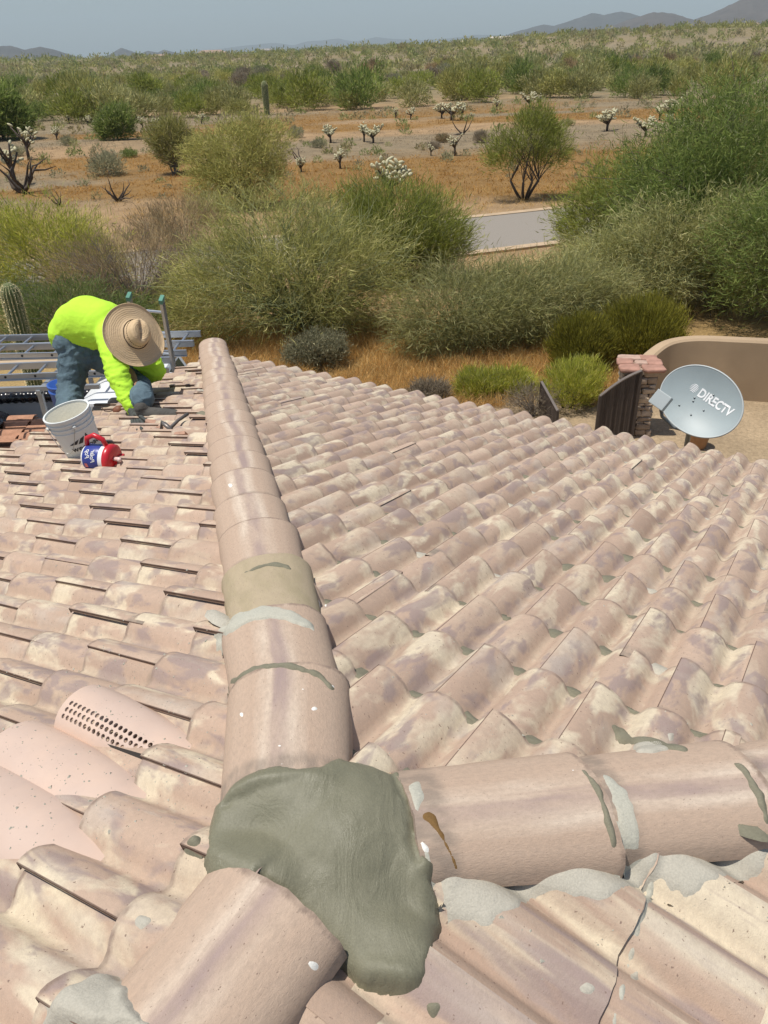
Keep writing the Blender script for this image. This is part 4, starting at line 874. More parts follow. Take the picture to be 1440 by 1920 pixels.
def put(n, d0, d1, wmin, wmax, hr, kinds, what, grp, p=1.5, skip=lambda x, y: False):
    k = 0; tries = 0
    while k < n and tries < n*40:
        tries += 1; D = (d0**p+(d1**p-d0**p)*rg.uniform())**(1/p); a = rg.uniform(-.62, .62); x, y = D*math.sin(a), D*math.cos(a); z = gz(x, y)
        if not inview(x, y, z) or skip(x, y): continue
        w_ = rg.uniform(wmin, wmax); cand.append((D, x, y, z, w_, hr*rg.uniform(.75, 1.25), kinds[rg.integers(len(kinds))], what, grp, w_/D)); k += 1
clear = lambda x, y: bool(onroad(np.array([x]), np.array([y]))[0]) or abs(x/y-(-.16)) < .09 and 26 < y < 38 or abs(x/y-.18) < .07 and 28 < y < 36
put(110, 27, 60, .4, .9, .8, [6, 7, 8, 7, 1], ('low {} shrub on the near open flat', 'shrub'), 'low shrubs on the near open flat', 1.5, clear)
put(150, 50, 92, .6, 1.5, .8, [6, 7, 8, 1, 2, 4], ('low {} shrub on the open flat', 'shrub'), 'low shrubs on the open flat')
put(150, 90, 135, 3.0, 6.0, .95, [0, 1, 2, 3, 4, 5, 11, 1, 2, 3], ('{} bushy tree in the scrub belt', 'tree'), 'bushy trees in the scrub belt', 1.2)
put(1700, 135, 430, 2.2, 4.8, .8, [0, 1, 1, 2, 4, 5, 6, 8, 11, 9, 7], ('{} bush on the slope below the skyline', 'bush'), 'bushes on the slope below the skyline', 1.4)
put(1200, 430, 900, 4.0, 8.0, .75, [0, 4, 10, 5, 1, 2], ('{} bush on the slope below the skyline', 'bush'), 'bushes on the slope below the skyline', 1.1)
TONE = {'mesquite': 'deep green', 'greygreen': 'grey green', 'verde': 'soft green', 'bright': 'bright green', 'sage': 'dusky sage coloured', 'grey': 'grey', 'dry': 'dry brown', 'yellow': 'yellow green', 'darkgreen': 'dark green'}
cand.sort(key=lambda c: -c[9]); sv, sf, sc_ = [], [], []; nb = 0
for i, (D, x, y, z, w_, hr, k, what, grp, _) in enumerate(cand):
    pal, me = BP[k]
    if i < 295:
        o = bpy.data.objects.new('desert_shrub' if what[1] == 'shrub' else ('desert_tree' if what[1] == 'tree' else 'desert_bush'), me); COL.objects.link(o); o.location = (x, y, z-.05); o.scale = (w_/2, w_/2, w_/2*hr*1.3); o.rotation_euler.z = rg.uniform(0, 6.28)
        a_, b_, d_ = proj((x, y, z)); sec = ('at the far left', 'left of the distant saguaro', 'right of the distant saguaro', 'left of the single road tree', 'behind the single road tree', 'right of the single road tree', 'at the far right')[int(np.searchsorted([170, 480, 700, 880, 1060, 1250], a_))]
        ps = ', front row' if (D < 105 and what[1] == 'tree') else (', back row' if what[1] == 'tree' else '')
        tag(o, what[0].format(TONE[pal])+', '+sec+ps, what[1], TONE[pal]+' '+grp+' '+sec+ps.replace(',', ''))
    else:
        r2 = np.random.default_rng(i); m_ = 64 if D < 430 else 26; q = unit(r2.normal(size=(m_, 3))); q[:, 2] = np.abs(q[:, 2]); s_ = np.array([w_/2, w_/2, w_/2*hr*1.3]); b_ = np.array([x, y, z])+q*s_*r2.uniform(.35, .9, (m_, 1))
        v, f, c = blades(r2, b_, unit(q+np.array([0, 0, .6])+r2.normal(size=(m_, 3))*.5), w_*.22, w_*.085, np.array(PAL[pal])*.55+np.array([.062, .066, .036]), tone=.07); sv.append(v); sf.append(f+nb); sc_.append(c); nb += len(v)
tag(link('distant_scrub', npmesh('distant_scrub', np.concatenate(sv), np.concatenate(sf), np.concatenate(sc_)), M['leaf']), 'far off scrub covering the slope up to the skyline', 'scrub', kind='stuff')

# pale rock pile at the left
rk = wobble('pale_rock', (.46, .40, .33), .25, 2.5, .9, 0, .2, .6, 8, .05)
def boulder(loc, s_, label, seed):
    bm = bmesh.new(); bmesh.ops.create_icosphere(bm, subdivisions=3, radius=1)
    for v in bm.verts: v.co *= 1+.35*mnoise.noise(v.co*1.3+Vector((seed, 0, 0)))+.1*mnoise.noise(v.co*4); v.co = Vector((v.co.x*s_[0], v.co.y*s_[1], v.co.z*s_[2]))
    me = bpy.data.meshes.new('boulder'); bm.to_mesh(me); bm.free(); o = link('boulder', me, rk, None); o.location = loc; tag(o, label, 'rock')
P = gp(118, 210); boulder((P[0], P[1], P[2]+.6), (1.7, 1.2, 1.3), 'large pale boulder between bushes at the left', 1)
P = gp(148, 208); boulder((P[0], P[1]+1, P[2]+.5), (1.5, 1.2, 1.3), 'rounded tan boulder right of the large pale one', 2)
P = gp(96, 210); boulder((P[0], P[1], P[2]+.2), (.8, .6, .6), 'small broken rock left of the large pale boulder', 3)

# houses on the skyline
hw = [wobble('far_wall_tan', (.45, .36, .27), .08, .2), wobble('far_wall_cream', (.58, .50, .40), .08, .2)]; hr_ = [wobble('far_roof_tile', (.34, .24, .18), .1, .5), wobble('far_roof_grey', (.30, .28, .26), .1, .5), wobble('far_roof_pale', (.55, .48, .40), .1, .5)]
gw = wobble('far_glass', (.05, .06, .07), .05, 1, .2)
def far_house(px, py, D, wid, hgt, ww, rf, label, gable=True, rz=0):
    r = ray(px, py); k = D/math.hypot(r[0], r[1]); x, y = r[0]*k, r[1]*k; z = r[2]*k-hgt*.5
    t = tag(empty('far_house', (x, y, z), rz+math.atan2(-x, y)), label, 'house'); dp = wid*.5
    MB().box((0, 0, (hgt-6)/2), (wid, dp, hgt+6)).build('wall', ww, t)
    m = MB(); e = .6; h2_ = hgt; rh = wid*.09 if gable else .6
    if gable: m.add([(-wid/2-e, -dp/2-e, h2_), (wid/2+e, -dp/2-e, h2_), (wid/2+e, dp/2+e, h2_), (-wid/2-e, dp/2+e, h2_), (-wid/2+dp*.35, 0, h2_+rh), (wid/2-dp*.35, 0, h2_+rh)], [(0, 1, 5, 4), (1, 2, 5), (2, 3, 4, 5), (3, 0, 4), (0, 3, 2, 1)])
    else: m.box((0, 0, h2_+rh/2-.05), (wid+.5, dp+.5, rh))
    m.build('roof', rf, t)
    for i in range(4): q = MB().box((-wid*.36+i*wid*.24, -dp/2-.03, hgt*.5), (wid*.09, .2, hgt*.34)).build('window', gw, t)
    wing = MB().box((wid*.28, -dp/2-wid*.08, (hgt*.8-6)/2), (wid*.3, wid*.18, hgt*.8+6)).build('garage', ww, t)
    MB().box((wid*.28, -dp/2-wid*.08, hgt*.8+.2), (wid*.34, wid*.22, .4)).build('garage_roof', rf, t)
far_house(398, 106, 620, 19, 4.2, hw[0], hr_[0], 'tan house with low roof on the left skyline')
far_house(500, 99, 800, 15, 3.6, hw[0], hr_[1], 'small grey roofed house on the skyline right of the tan one')
far_house(300, 110, 700, 14, 3.4, hw[1], hr_[0], 'cream house half hidden in trees at the left skyline')
far_house(938, 79, 900, 30, 4.5, hw[0], hr_[2], 'wide pale roofed house at the middle of the skyline', True)
far_house(875, 82, 1000, 18, 3.6, hw[1], hr_[2], 'small pale house left of the wide one on the skyline')
far_house(1100, 77, 700, 17, 4, hw[1], hr_[2], 'long low cream house left of the two storey one', False)
far_house(1134, 73, 640, 15, 4.6, hw[0], hr_[2], 'tan flat roofed house on the right skyline', False)
far_house(1184, 70, 520, 9, 4.4, hw[1], hr_[1], 'small cream house with a dark opening on the right skyline', False)
far_house(1300, 61, 900, 26, 4, hw[1], hr_[2], 'long white house on the right skyline', False)
far_house(1262, 64, 820, 12, 3.6, hw[1], hr_[2], 'small white house left of the long white one', False)
far_house(1395, 56, 800, 28, 4.5, hw[0], hr_[0], 'red tiled house nearest the right edge of the skyline')

# ================================================================== GARDEN WALL, PILLAR, GATE, POT
gv_ = wobble('tan_gravel', (.40, .30, .19), .2, 30, .95, 0, .1, .9, 45, .02)
wl = MB(); pts = [(4.35, 12.3, .72), (4.50, 12.55, .78), (4.85, 12.75, .92), (5.3, 12.7, 1.0), (6.0, 12.45, 1.03), (7.0, 12.2, 1.03), (8.2, 12.2, 1.03), (9.6, 12.5, 1.22), (11, 13, 1.22)]
PT = []
for i in range(len(pts)-1):
    for k in range(6):
        t = k/6; p0, p1, p2, p3 = (Vector(pts[max(i-1, 0)]), Vector(pts[i]), Vector(pts[i+1]), Vector(pts[min(i+2, len(pts)-1)])); PT.append(.5*((2*p1)+(-p0+p2)*t+(2*p0-5*p1+4*p2-p3)*t*t+(-p0+3*p1-3*p2+p3)*t**3))
v = []; f = []
for i, p in enumerate(PT):
    t = PT[min(i+1, len(PT)-1)]-PT[max(i-1, 0)]; t.z = 0; t.normalize(); n = Vector((t.y, -t.x, 0))
    for w_, h in ((.11, -.1), (.11, p.z-.035), (.075, p.z), (-.075, p.z), (-.11, p.z-.035), (-.11, -.1)): v.append((p.x+n.x*w_, p.y+n.y*w_, G+h))
    if i: b = i*6; f += [(b-6+k, b-5+k, b+1+k, b+k) for k in range(5)]
f += [(0, 1, 2, 3, 4, 5)]
wl.add(v, f); o = wl.build('garden_wall', M['stucco'], None, True); sharp(o.data, 40); tag(o, 'curved tan stucco garden wall behind the satellite dish', 'wall')
# stone pillar
pil = tag(empty('stone_pillar', (3.93, 11.3, G), R(-8)), 'rough stone gate pillar with a red flagstone cap beside the dish', 'pillar')
mort = wobble('pillar_mortar', (.38, .30, .22), .2, 12, .95, 0, .1, .8, 40); MB().box((0, 0, .66), (.40, .40, 1.34)).build('core', mort, pil)
stc = [wobble('field_stone', c_, .25, 9, .9, 0, .2, .7, 35, .01) for c_ in ((.40, .31, .23), (.34, .26, .19), (.46, .37, .28), (.30, .235, .18), (.50, .40, .29))]
def stone(loc, d, mat, parent, seed, name='stone'):
    bm = bmesh.new(); bmesh.ops.create_cube(bm, size=1); bmesh.ops.bevel(bm, geom=bm.edges[:], offset=.2, segments=2, affect='EDGES', profile=.6)
    for v_ in bm.verts: v_.co = Vector((v_.co.x*d[0], v_.co.y*d[1], v_.co.z*d[2]))+mnoise.noise_vector(v_.co*2.3+Vector((seed, seed*.3, 0)))*.028*min(1, d[0]/.1)
    me = bpy.data.meshes.new(name); bm.to_mesh(me); bm.free(); o = link(name, me, mat, parent, True); o.location = loc; return o
rr = random.Random(12); sid = 0; pil.scale = (1, 1, .76)
for face in range(4):
    z = .0
    while z < 1.3:
        h = rr.choice((.06, .08, .12, .16)); x = -.22
        while x < .2:
            l = min(rr.uniform(.10, .26), .24-x); l = max(l, .07); c = Vector((x+l/2, -.215+rr.uniform(-.012, .012), z+h/2)); c = Matrix.Rotation(face*math.pi/2, 3, 'Z')@c; sid += 1
            o = stone(c, (l*.97, .07, h*.93), stc[rr.randrange(5)], pil, sid); o.rotation_euler = (0, rr.uniform(-.06, .06), face*math.pi/2); x += l
        z += h
redst = wobble('red_flagstone', (.40, .225, .17), .22, 7, .9, 0, .2, .5, 30); capm = [redst, wobble('pink_flagstone', (.46, .32, .25), .2, 8, .9, 0, .2, .5, 30)]
MB().box((0, 0, 1.37), (.56, .56, .06)).build('cap_bed', mort, pil)
for i, (x, y, a, b_) in enumerate([(-.17, -.18, .30, .26), (.17, -.20, .34, .22), (-.20, .06, .24, .2), (.03, .03, .18, .16), (.22, .05, .22, .24), (-.12, .22, .34, .18), (.16, .23, .26, .18)]):
    stone((x*1.02, y*1.02, 1.425+.004*(i % 3)), (a, b_, .085), capm[i % 2 if i != 1 else 0], pil, 50+i, 'cap_stone')
# gate
gm = wobble('brown_metal', (.075, .058, .048), .12, 10, .6, .0, .4, .2, 40)
def gate(A_, B_, hA, hB, z0, label, nslat, bow):
    t = tag(empty('metal_gate', (A_[0], A_[1], G)), label, 'gate'); d = Vector((B_[0]-A_[0], B_[1]-A_[1], 0)); L = d.length; d.normalize(); n = Vector((d.y, -d.x, 0))
    H = lambda s_: hA+(hB-hA)*s_+bow*math.sin(math.pi*s_*.75)*(1-s_*.2)
    for i in range(nslat):
        a, b = i/nslat+.004, (i+1)/nslat-.004; q = [Vector((0, 0, 0))+d*L*s_+n*o_ for s_, o_ in ((a, .012), ((a+b)/2, -.012*(i % 2)), (b, .012))]
        v = [(p.x, p.y, z) for p, s_ in zip(q, (a, (a+b)/2, b)) for z in (z0, H(s_)-.02)]+[(p.x-n.x*.015, p.y-n.y*.015, z) for p, s_ in zip(q, (a, (a+b)/2, b)) for z in (z0, H(s_)-.02)]
        MB().add(v, [(0, 2, 3, 1), (2, 4, 5, 3), (6, 7, 9, 8), (8, 9, 11, 10), (0, 1, 7, 6), (4, 10, 11, 5), (1, 3, 9, 7), (3, 5, 11, 9)]).build('slat', gm, t)
    MB().tube([tuple(d*L*s_)[:2]+(H(s_),) for s_ in np.linspace(0, 1, 12)], .022, 6).build('top_rail', wobble('rail_grey', (.20, .17, .15), .1, 10, .5), t)
    MB().box((0, 0, (H(0)+z0)/2), (.04, .04, H(0)-z0)).build('gate_post', gm, t); p = d*L; MB().box((p.x, p.y, (H(1)+z0)/2), (.04, .04, H(1)-z0)).build('gate_post', gm, t)
gate((3.28, 10.93), (3.86, 10.98), .74, 1.05, .05, 'brown slatted metal gate leaf hinged to the stone pillar', 8, .08)
gate((2.60, 11.9), (2.78, 11.4), .62, .32, .05, 'second gate leaf standing open, seen edge on left of the bushes', 6, .0)
# pot on the gravel
pt = MB().lathe([(.0, 0), (.11, 0), (.15, .24), (.17, .25), (.17, .29), (.15, .29), (.14, .25), (.0, .24)], 24).build('clay_pot', wobble('terracotta', (.36, .21, .12), .15, 8, .85), None, True); pt.location = gp(1308, 838); tag(pt, 'small terracotta pot on the gravel under the dish', 'pot')

# satellite dish ------------------------------------------------------------
dish = tag(empty('satellite_dish'), 'grey oval satellite dish with white lettering above the right eave', 'satellite dish')
dc = at(1313, 752, 7.1); face = (-dc.normalized()*.93+Vector((-.30, -.05, .30))).normalized()
cxv, cuv = Vector(cX), Vector(cU); ang = R(-36)
mx_ = (cxv*math.cos(ang)+cuv*math.sin(ang)); mx_ = (mx_-face*mx_.dot(face)).normalized(); my_ = face.cross(mx_)
dish.matrix_world = Matrix(((mx_.x, my_.x, face.x, dc.x), (mx_.y, my_.y, face.y, dc.y), (mx_.z, my_.z, face.z, dc.z), (0, 0, 0, 1)))
dgrey = wobble('dish_grey', (.33, .385, .39), .05, 5, .45, 0, .4); m = MB(); ax, ay = .385, .300; v = []; f = []; nr, na = 10, 64
for i in range(nr+1):
    r_ = i/nr
    for k in range(na): a = 2*math.pi*k/na; v.append((ax*r_*math.cos(a), ay*r_*math.sin(a), -.075*(1-r_*r_)))
m.add(v, [(i*na+k, (i+1)*na+k, (i+1)*na+(k+1) % na, i*na+(k+1) % na) for i in range(nr) for k in range(na)])
m.add([(x*1.0, y*1.0, z-.012) for x, y, z in v], [(i*na+k, i*na+(k+1) % na, (i+1)*na+(k+1) % na, (i+1)*na+k) for i in range(nr) for k in range(na)])
m.build('reflector', dgrey, dish, True)
MB().tube([(ax*math.cos(2*math.pi*k/64), ay*math.sin(2*math.pi*k/64), -.006) for k in range(65)], .0085, 6, False).build('rim', wobble('dish_rim', (.46, .49, .48), .04, 5, .4), dish, True)
white = wobble('white_print', (.82, .83, .82), .02, 5, .5)
def dz_(x, y): return -.075*(1-(x/ax)**2-(y/ay)**2)+.003
def text_obj(body, size, name, mat, parent, mapf, shear=0., bold=.0, font_scale_x=1.):
    cu = bpy.data.curves.new(name, 'FONT'); cu.body = body; cu.size = size; cu.align_x = 'CENTER'; cu.align_y = 'CENTER'; cu.offset = bold; cu.shear = shear; cu.resolution_u = 3
    o = bpy.data.objects.new(name, cu); COL.objects.link(o); bpy.context.view_layer.update(); me = bpy.data.meshes.new_from_object(o); bpy.data.objects.remove(o)
    bm = bmesh.new(); bm.from_mesh(me)
    for _ in range(2): bmesh.ops.subdivide_edges(bm, edges=[e for e in bm.edges if e.calc_length() > size*.15], cuts=1)
    bmesh.ops.triangulate(bm, faces=bm.faces[:])
    for v_ in bm.verts: v_.co = mapf(v_.co.x*font_scale_x, v_.co.y)
    bm.to_mesh(me); bm.free(); return link(name, me, mat, parent)
text_obj('DIRECTV', .112, 'lettering', white, dish, lambda x, y: Vector((x+.100, y+.062, dz_(x+.100, y+.062))), 0, .0035, .80)
m = MB()
for i in range(6):                      # banded globe mark
    y0_ = -.036+.013*i; L = []; n = 14
    for j in range(n+1):
        t = -1+2*j/n; w_ = math.sqrt(max(0, .040**2-(y0_+.003)**2)); x = t*w_; c_ = .006*math.cos(t*1.5)-.002
        L.append((x-.135, y0_+c_+.068)); 
    v = [(p[0], p[1]+h*(1-abs(-1+2*j/n)**3*.8), dz_(p[0], p[1])) for j, p in enumerate(L) for h in (-.0036, .0036)]; m.add(v, [(2*j, 2*j+2, 2*j+3, 2*j+1) for j in range(n)])
m.build('globe_mark', white, dish)
for x, y in ((-.07, -.03), (.06, -.045), (-.14, -.13), (.0, -.14), (-.08, .0), (.07, .05), (.04, .11)):
    MB().lathe([(.0, .007), (.006, .007), (.009, .002), (.009, 0)], 10, Matrix.Translation((x, y, dz_(x, y)))).build('bolt', wobble('bolt_metal', (.30, .32, .32), .05, 5, .4, .5), dish, True)
arm = MB().tube([(.05, -.28, -.07), (-.04, -.32, .0), (-.15, -.30, .12), (-.17, -.24, .28)], .016, 8).build('feed_arm', wobble('arm_grey', (.20, .22, .22), .05, 5, .5), dish, True)
MB().box((-.195, -.20, .30), (.15, .14, .07)).build('feed_box', wobble('feed_grey', (.38, .42, .42), .04, 5, .45), dish, bevel=.008)
MB().lathe([(.0, 0), (.035, 0), (.042, .05), (.0, .05)], 16, Matrix.Translation((-.20, -.18, .25))).build('feed_horn', wobble('horn_grey', (.45, .47, .47), .04, 5, .45), dish, True)
bk = Vector((0, -.05, -.13)); wp = dish.matrix_world@bk; base_ = Vector((wp.x+.05, wp.y+.25, G)); Mi = dish.matrix_world.inverted()
MB().tube([bk, Mi@Vector((wp.x+.05, wp.y+.24, wp.z-.05)), Mi@base_], .025, 10).build('mast', wobble('mast_grey', (.30, .32, .32), .05, 5, .45, .6), dish, True)
MB().box((0, -.05, -.12), (.16, .12, .08)).build('bracket', dgrey, dish, bevel=.006)

# ================================================================== THE WORKER
def skin(name, pts, edges, mat, parent, root=0, sub=2, flat=None):
    """one continuous surface grown round a chain of joints: pts = [(Vector, radius)]"""
    bm = bmesh.new()
    for p, r_ in pts: bmesh.ops.create_icosphere(bm, subdivisions=3, radius=r_, matrix=Matrix.Translation(p))
    for a_, b_ in edges:
        (p, r0_), (q, r1_) = pts[a_], pts[b_]; ax_ = q-p; L_ = ax_.length
        if L_ < 1e-4: continue
        Mq = Matrix.Translation((p+q)/2)@ax_.to_track_quat('Z', 'Y').to_matrix().to_4x4(); bmesh.ops.create_cone(bm, cap_ends=True, segments=28, radius1=r0_*.985, radius2=r1_*.985, depth=L_, matrix=Mq)
    me = bpy.data.meshes.new(name); bm.to_mesh(me); bm.free(); o = bpy.data.objects.new(name, me); COL.objects.link(o)
    md = o.modifiers.new('remesh', 'REMESH'); md.mode = 'VOXEL'; md.voxel_size = max(.0035, min(.013, min(p[1] for p in pts)*.3)); sm_ = o.modifiers.new('smooth', 'SMOOTH'); sm_.iterations = 14 if sub > 2 else 6; sm_.factor = .6
    dg = bpy.context.evaluated_depsgraph_get(); dg.update(); m2 = bpy.data.meshes.new_from_object(o.evaluated_get(dg)); bpy.data.objects.remove(o)
    m2.materials.clear(); q = link(name, m2, mat, parent, True); return q
def cloth(name, col, sc, st, var=.08, rough=.85):
    g = NG(name); co = obj_co(g); c = g.mix(1., col, g.mapr(g.noise(co, 5, 4), .3, .7, 1-var, 1+var), 'MULTIPLY'); g.base(c).set(rough, 0, .2)
    h = g.math('ADD', g.math('MULTIPLY', g.noise(g.vmath('MULTIPLY', co, sc), 9, 3, .5, 1.5), 1.), g.math('MULTIPLY', g.noise(co, 34, 3), .15)); g.bump(h, st, .05); return g.m
def wrinkle(o, amp, fr, ax=(1, 1, 1), seed=0, wt=None):
    amp0 = amp
    for v_ in o.data.vertices:
        amp = amp0*(wt(v_.co) if wt else 1)
        
        p = Vector((v_.co.x*ax[0], v_.co.y*ax[1], v_.co.z*ax[2]))*fr; n = mnoise.noise(p+Vector((seed, 0, 0))); r_ = 1-abs(n)*2.2; v_.co += v_.normal*amp*(r_*r_*r_ if r_ > 0 else 0)
man = tag(empty('person', hit(200, 790, DL)), 'worker bending over in a neon yellow long sleeve shirt, jeans and wide straw hat', 'person')
MI = Matrix.Translation(man.location).inverted()
def J(x, y, d, r): return (MI@at(x, y, d), r)
shirt_m = cloth('neon_shirt', (.50, .83, .06), (1., 1., 1.), .15, .04); jeans_m = cloth('faded_denim', (.105, .155, .185), (1, 1, .6), .5, .3); glove_m = cloth('grey_glove', (.075, .08, .075), (1, 1, 1), .6, .2)
skin_m = wobble('skin', (.36, .20, .13), .06, 6, .6)
fR = MI@(hit(290, 778, DL, .05)); fL = MI@(hit(130, 795, DL, .05))
dR_ = lambda P: float(np.array(man.location+P)@cF)
d1, d2_ = dR_(fR), dR_(fL)
BODY = [J(136, 636, 6.55, .12), J(155, 615, 6.5, .14), J(190, 612, 6.42, .15), J(218, 622, 6.36, .11), J(236, 632, 6.32, .065), J(250, 640, 6.28, .095), J(262, 650, 6.25, .085),
        J(208, 634, 6.26, .07), J(221, 705, 6.1, .05), J(246, 764, 6.04, .032), J(240, 648, 6.5, .07), J(284, 694, 6.6, .05), J(258, 702, 6.64, .022),
        J(137, 670, 6.55, .07), J(134, 706, 6.6, .045), J(131, 718, 6.61, .035), J(165, 655, 6.6, .07), J(238, 692, 6.65, .05), J(267, 752, d1+.02, .04)]
skin('body', BODY, [(0, 1), (1, 2), (2, 3), (3, 4), (4, 5), (5, 6), (3, 7), (7, 8), (8, 9), (3, 10), (10, 11), (11, 12), (0, 13), (13, 14), (14, 15), (0, 16), (16, 17), (17, 18)], skin_m, man)
sh = skin('shirt', [J(130, 624, 6.56, .165), J(146, 610, 6.53, .195), J(165, 604, 6.48, .215), J(195, 610, 6.42, .20), J(216, 622, 6.37, .15), J(230, 630, 6.34, .10),
      J(207, 632, 6.22, .115), J(214, 665, 6.15, .10), J(221, 702, 6.09, .083), J(236, 742, 6.05, .066), J(247, 765, 6.03, .050),
      J(240, 645, 6.48, .12), J(270, 670, 6.55, .115), J(287, 693, 6.58, .10), J(268, 703, 6.62, .075), J(250, 702, 6.6, .055)],
      [(0, 1), (1, 2), (2, 3), (3, 4), (4, 5), (4, 6), (6, 7), (7, 8), (8, 9), (9, 10), (4, 11), (11, 12), (12, 13), (13, 14), (14, 15)], shirt_m, man, 2, 3)
top_ = J(160, 575, 6.45, 0)[0].z; lowz = lambda c: max(.12, min(1, (top_-.06-c.z)/.22))
wrinkle(sh, .014, 7, (.9, 1, 2.6), 0, lowz); wrinkle(sh, .006, 15, (.8, 1, 3.2), 5, lowz)
jn = skin('jeans', [J(134, 640, 6.55, .152), J(144, 652, 6.56, .14), J(138, 682, 6.58, .125), J(132, 728, 6.62, .108), J(129, 778, d2_, .10),
      J(168, 660, 6.58, .13), J(205, 675, 6.62, .12), J(247, 688, 6.62, .108), J(260, 722, 6.58, .095), J(268, 750, d1+.02, .080)],
      [(0, 1), (1, 2), (2, 3), (3, 4), (1, 5), (5, 6), (6, 7), (7, 8), (8, 9)], jeans_m, man, 0, 3)
wrinkle(jn, .014, 8, (1, 1, 2.0), 2)
bt = cloth('worn_boot', (.10, .095, .085), (1, 1, 1), .3, .2)
ro = Vector((0, 0, 1))
for P, dxy in ((fR, Vector((.30, -.06, .01))), (fL, Vector((.26, -.10, .01)))):
    skin('boot', [(P-dxy*.30+ro*.06, .055), (P-dxy*.28+ro*.01, .052), (P+dxy*.15+ro*.005, .05), (P+dxy*.62-ro*.002, .045), (P+dxy*.72-ro*.004, .03)], [(0, 1), (1, 2), (2, 3), (3, 4)], bt, man, 1, 2)
def glove(wr, palm, tips, th):
    pts = [(wr, .040), (wr.lerp(palm, .55), .040), (palm, .044)]; ed = [(0, 1), (1, 2)]
    skin('glove', pts, ed, glove_m, man, 0, 2); k = (palm-wr).normalized()
    for i, tp in enumerate(tips):
        side = (tips[-1]-tips[0]).normalized()*(i-1.5)*.021; b = palm+side-k*.01; mid = b.lerp(tp, .5)+Vector((.0, -.012, .012)); skin('glove_finger', [(b, .017), (mid, .0145), (tp, .0115)], [(0, 1), (1, 2)], glove_m, man, 0, 2)
    b = wr.lerp(palm, .6)+(th-palm).normalized()*.03; skin('glove_thumb', [(b, .018), (b.lerp(th, .55)+Vector((0, 0, .008)), .015), (th, .012)], [(0, 1), (1, 2)], glove_m, man, 0, 2)
hd = lambda x, y, lift: MI@hit(x, y, DL, lift)
glove(J(246, 764, 6.03, 0)[0], J(255, 784, 5.98, 0)[0], [hd(251, 803, .045), hd(258, 806, .035), hd(266, 805, .04), hd(272, 800, .045)], hd(276, 790, .06))
glove(J(262, 704, 6.62, 0)[0], J(248, 700, 6.6, 0)[0], [J(242, 708, 6.56, 0)[0], J(239, 704, 6.55, 0)[0], J(237, 699, 6.55, 0)[0], J(237, 694, 6.56, 0)[0]], J(246, 690, 6.55, 0)[0])
# straw hat
hatn = (.72*Vector(cX)+.13*Vector(cU)-.87*Vector(cF)).normalized(); hc = MI@at(252, 629, 6.13); hx = (Vector(cU)-hatn*Vector(cU).dot(hatn)).normalized(); hy = hatn.cross(hx)
g = NG('woven_straw'); co = obj_co(g); sx = g.n('SeparateXYZ'); g.l(co, sx.inputs[0]); rad = g.math('SQRT', g.math('ADD', g.math('POWER', sx.outputs[0], 2.), g.math('POWER', sx.outputs[1], 2.)))
ringf = g.math('ADD', g.math('MULTIPLY', g.math('SINE', g.math('ADD', g.math('MULTIPLY', rad, 420.), g.math('MULTIPLY', g.noise(co, 14, 3), 9.))), .5), .5); n_ = g.noise(co, 60, 3, .7)
c = g.mix(g.math('MULTIPLY', g.math('MULTIPLY', ringf, n_), .38), (.60, .44, .26), (.40, .26, .13)); g.base(g.mix(g.mapr(g.noise(co, 9, 3), .4, .7, 0., .35), c, (.66, .50, .33))).set(.7, 0, .3); g.bump(g.math('ADD', g.math('MULTIPLY', ringf, .6), g.math('MULTIPLY', n_, 1.8)), .5, .004); straw = g.m
hat = link('straw_hat', bpy.data.meshes.new('straw_hat'), straw, man, True); me = hat.data; bm = bmesh.new(); n = 72; rows = []
prof = [(.245, .006, .0), (.241, .0, 0), (.21, .010, 0), (.18, .014, 0), (.15, .018, 0), (.126, .024, 0), (.112, .034, 0), (.108, .070, 0), (.099, .116, 0), (.082, .140, .5), (.055, .148, 1), (.02, .144, 1)]
for r_, z, pin in prof:
    row = []
    for k in range(n):
        a = 2*math.pi*k/n; x, y = r_*1.0*math.cos(a), r_*math.sin(a)*(.86 if r_ < .12 else 1); zz = z
        if r_ > .12: zz += .020*math.sin(2*a+.6)*((r_-.12)/.14)**1.3+.012*math.cos(a*3)*((r_-.12)/.14)**2
        if pin: zz -= pin*.035*math.exp(-(y/.018)**2)*(1 if x > -.06 else .3)
        if .08 < z < .13 and x > 0: y *= 1-.32*min(1, x/.08)
        row.append(bm.verts.new((x, y, zz)))
    rows.append(row)
for a_, b_ in zip(rows, rows[1:]):
    for k in range(n): bm.faces.new((a_[k], a_[(k+1) % n], b_[(k+1) % n], b_[k]))
bm.faces.new(rows[-1]); bm.to_mesh(me); bm.free(); me.polygons.foreach_set('use_smooth', [True]*len(me.polygons))
md = hat.modifiers.new('thick', 'SOLIDIFY'); md.thickness = .005; md.offset = -1
hat.matrix_local = Matrix(((hx.x, hy.x, hatn.x, hc.x), (hx.y, hy.y, hatn.y, hc.y), (hx.z, hy.z, hatn.z, hc.z), (0, 0, 0, 1)))
dk = wobble('dark_cord', (.06, .035, .02), .1, 10, .8)
MB().tube([(.116*math.cos(a), .116*.87*math.sin(a), .036+.003*math.sin(9*a)) for a in np.linspace(0, 6.283, 49)], .0035, 5, False).build('hat_cord', dk, hat, True)
m = MB()
for k in range(40):
    a = 2*math.pi*k/40; m.box((0, 0, 0), (.009, .004, .007), Matrix.Translation((.1065*math.cos(a), .1065*.86*math.sin(a), .074))@Matrix.Rotation(a+math.pi/2, 4, 'Z'))
tag(m.build('hat_stitches', dk, hat), kind='stuff')

# ------------------------------------------------------------------ things on the roof
def on_plane(x, y, lift=0.): return hit(x, y, DL, lift)
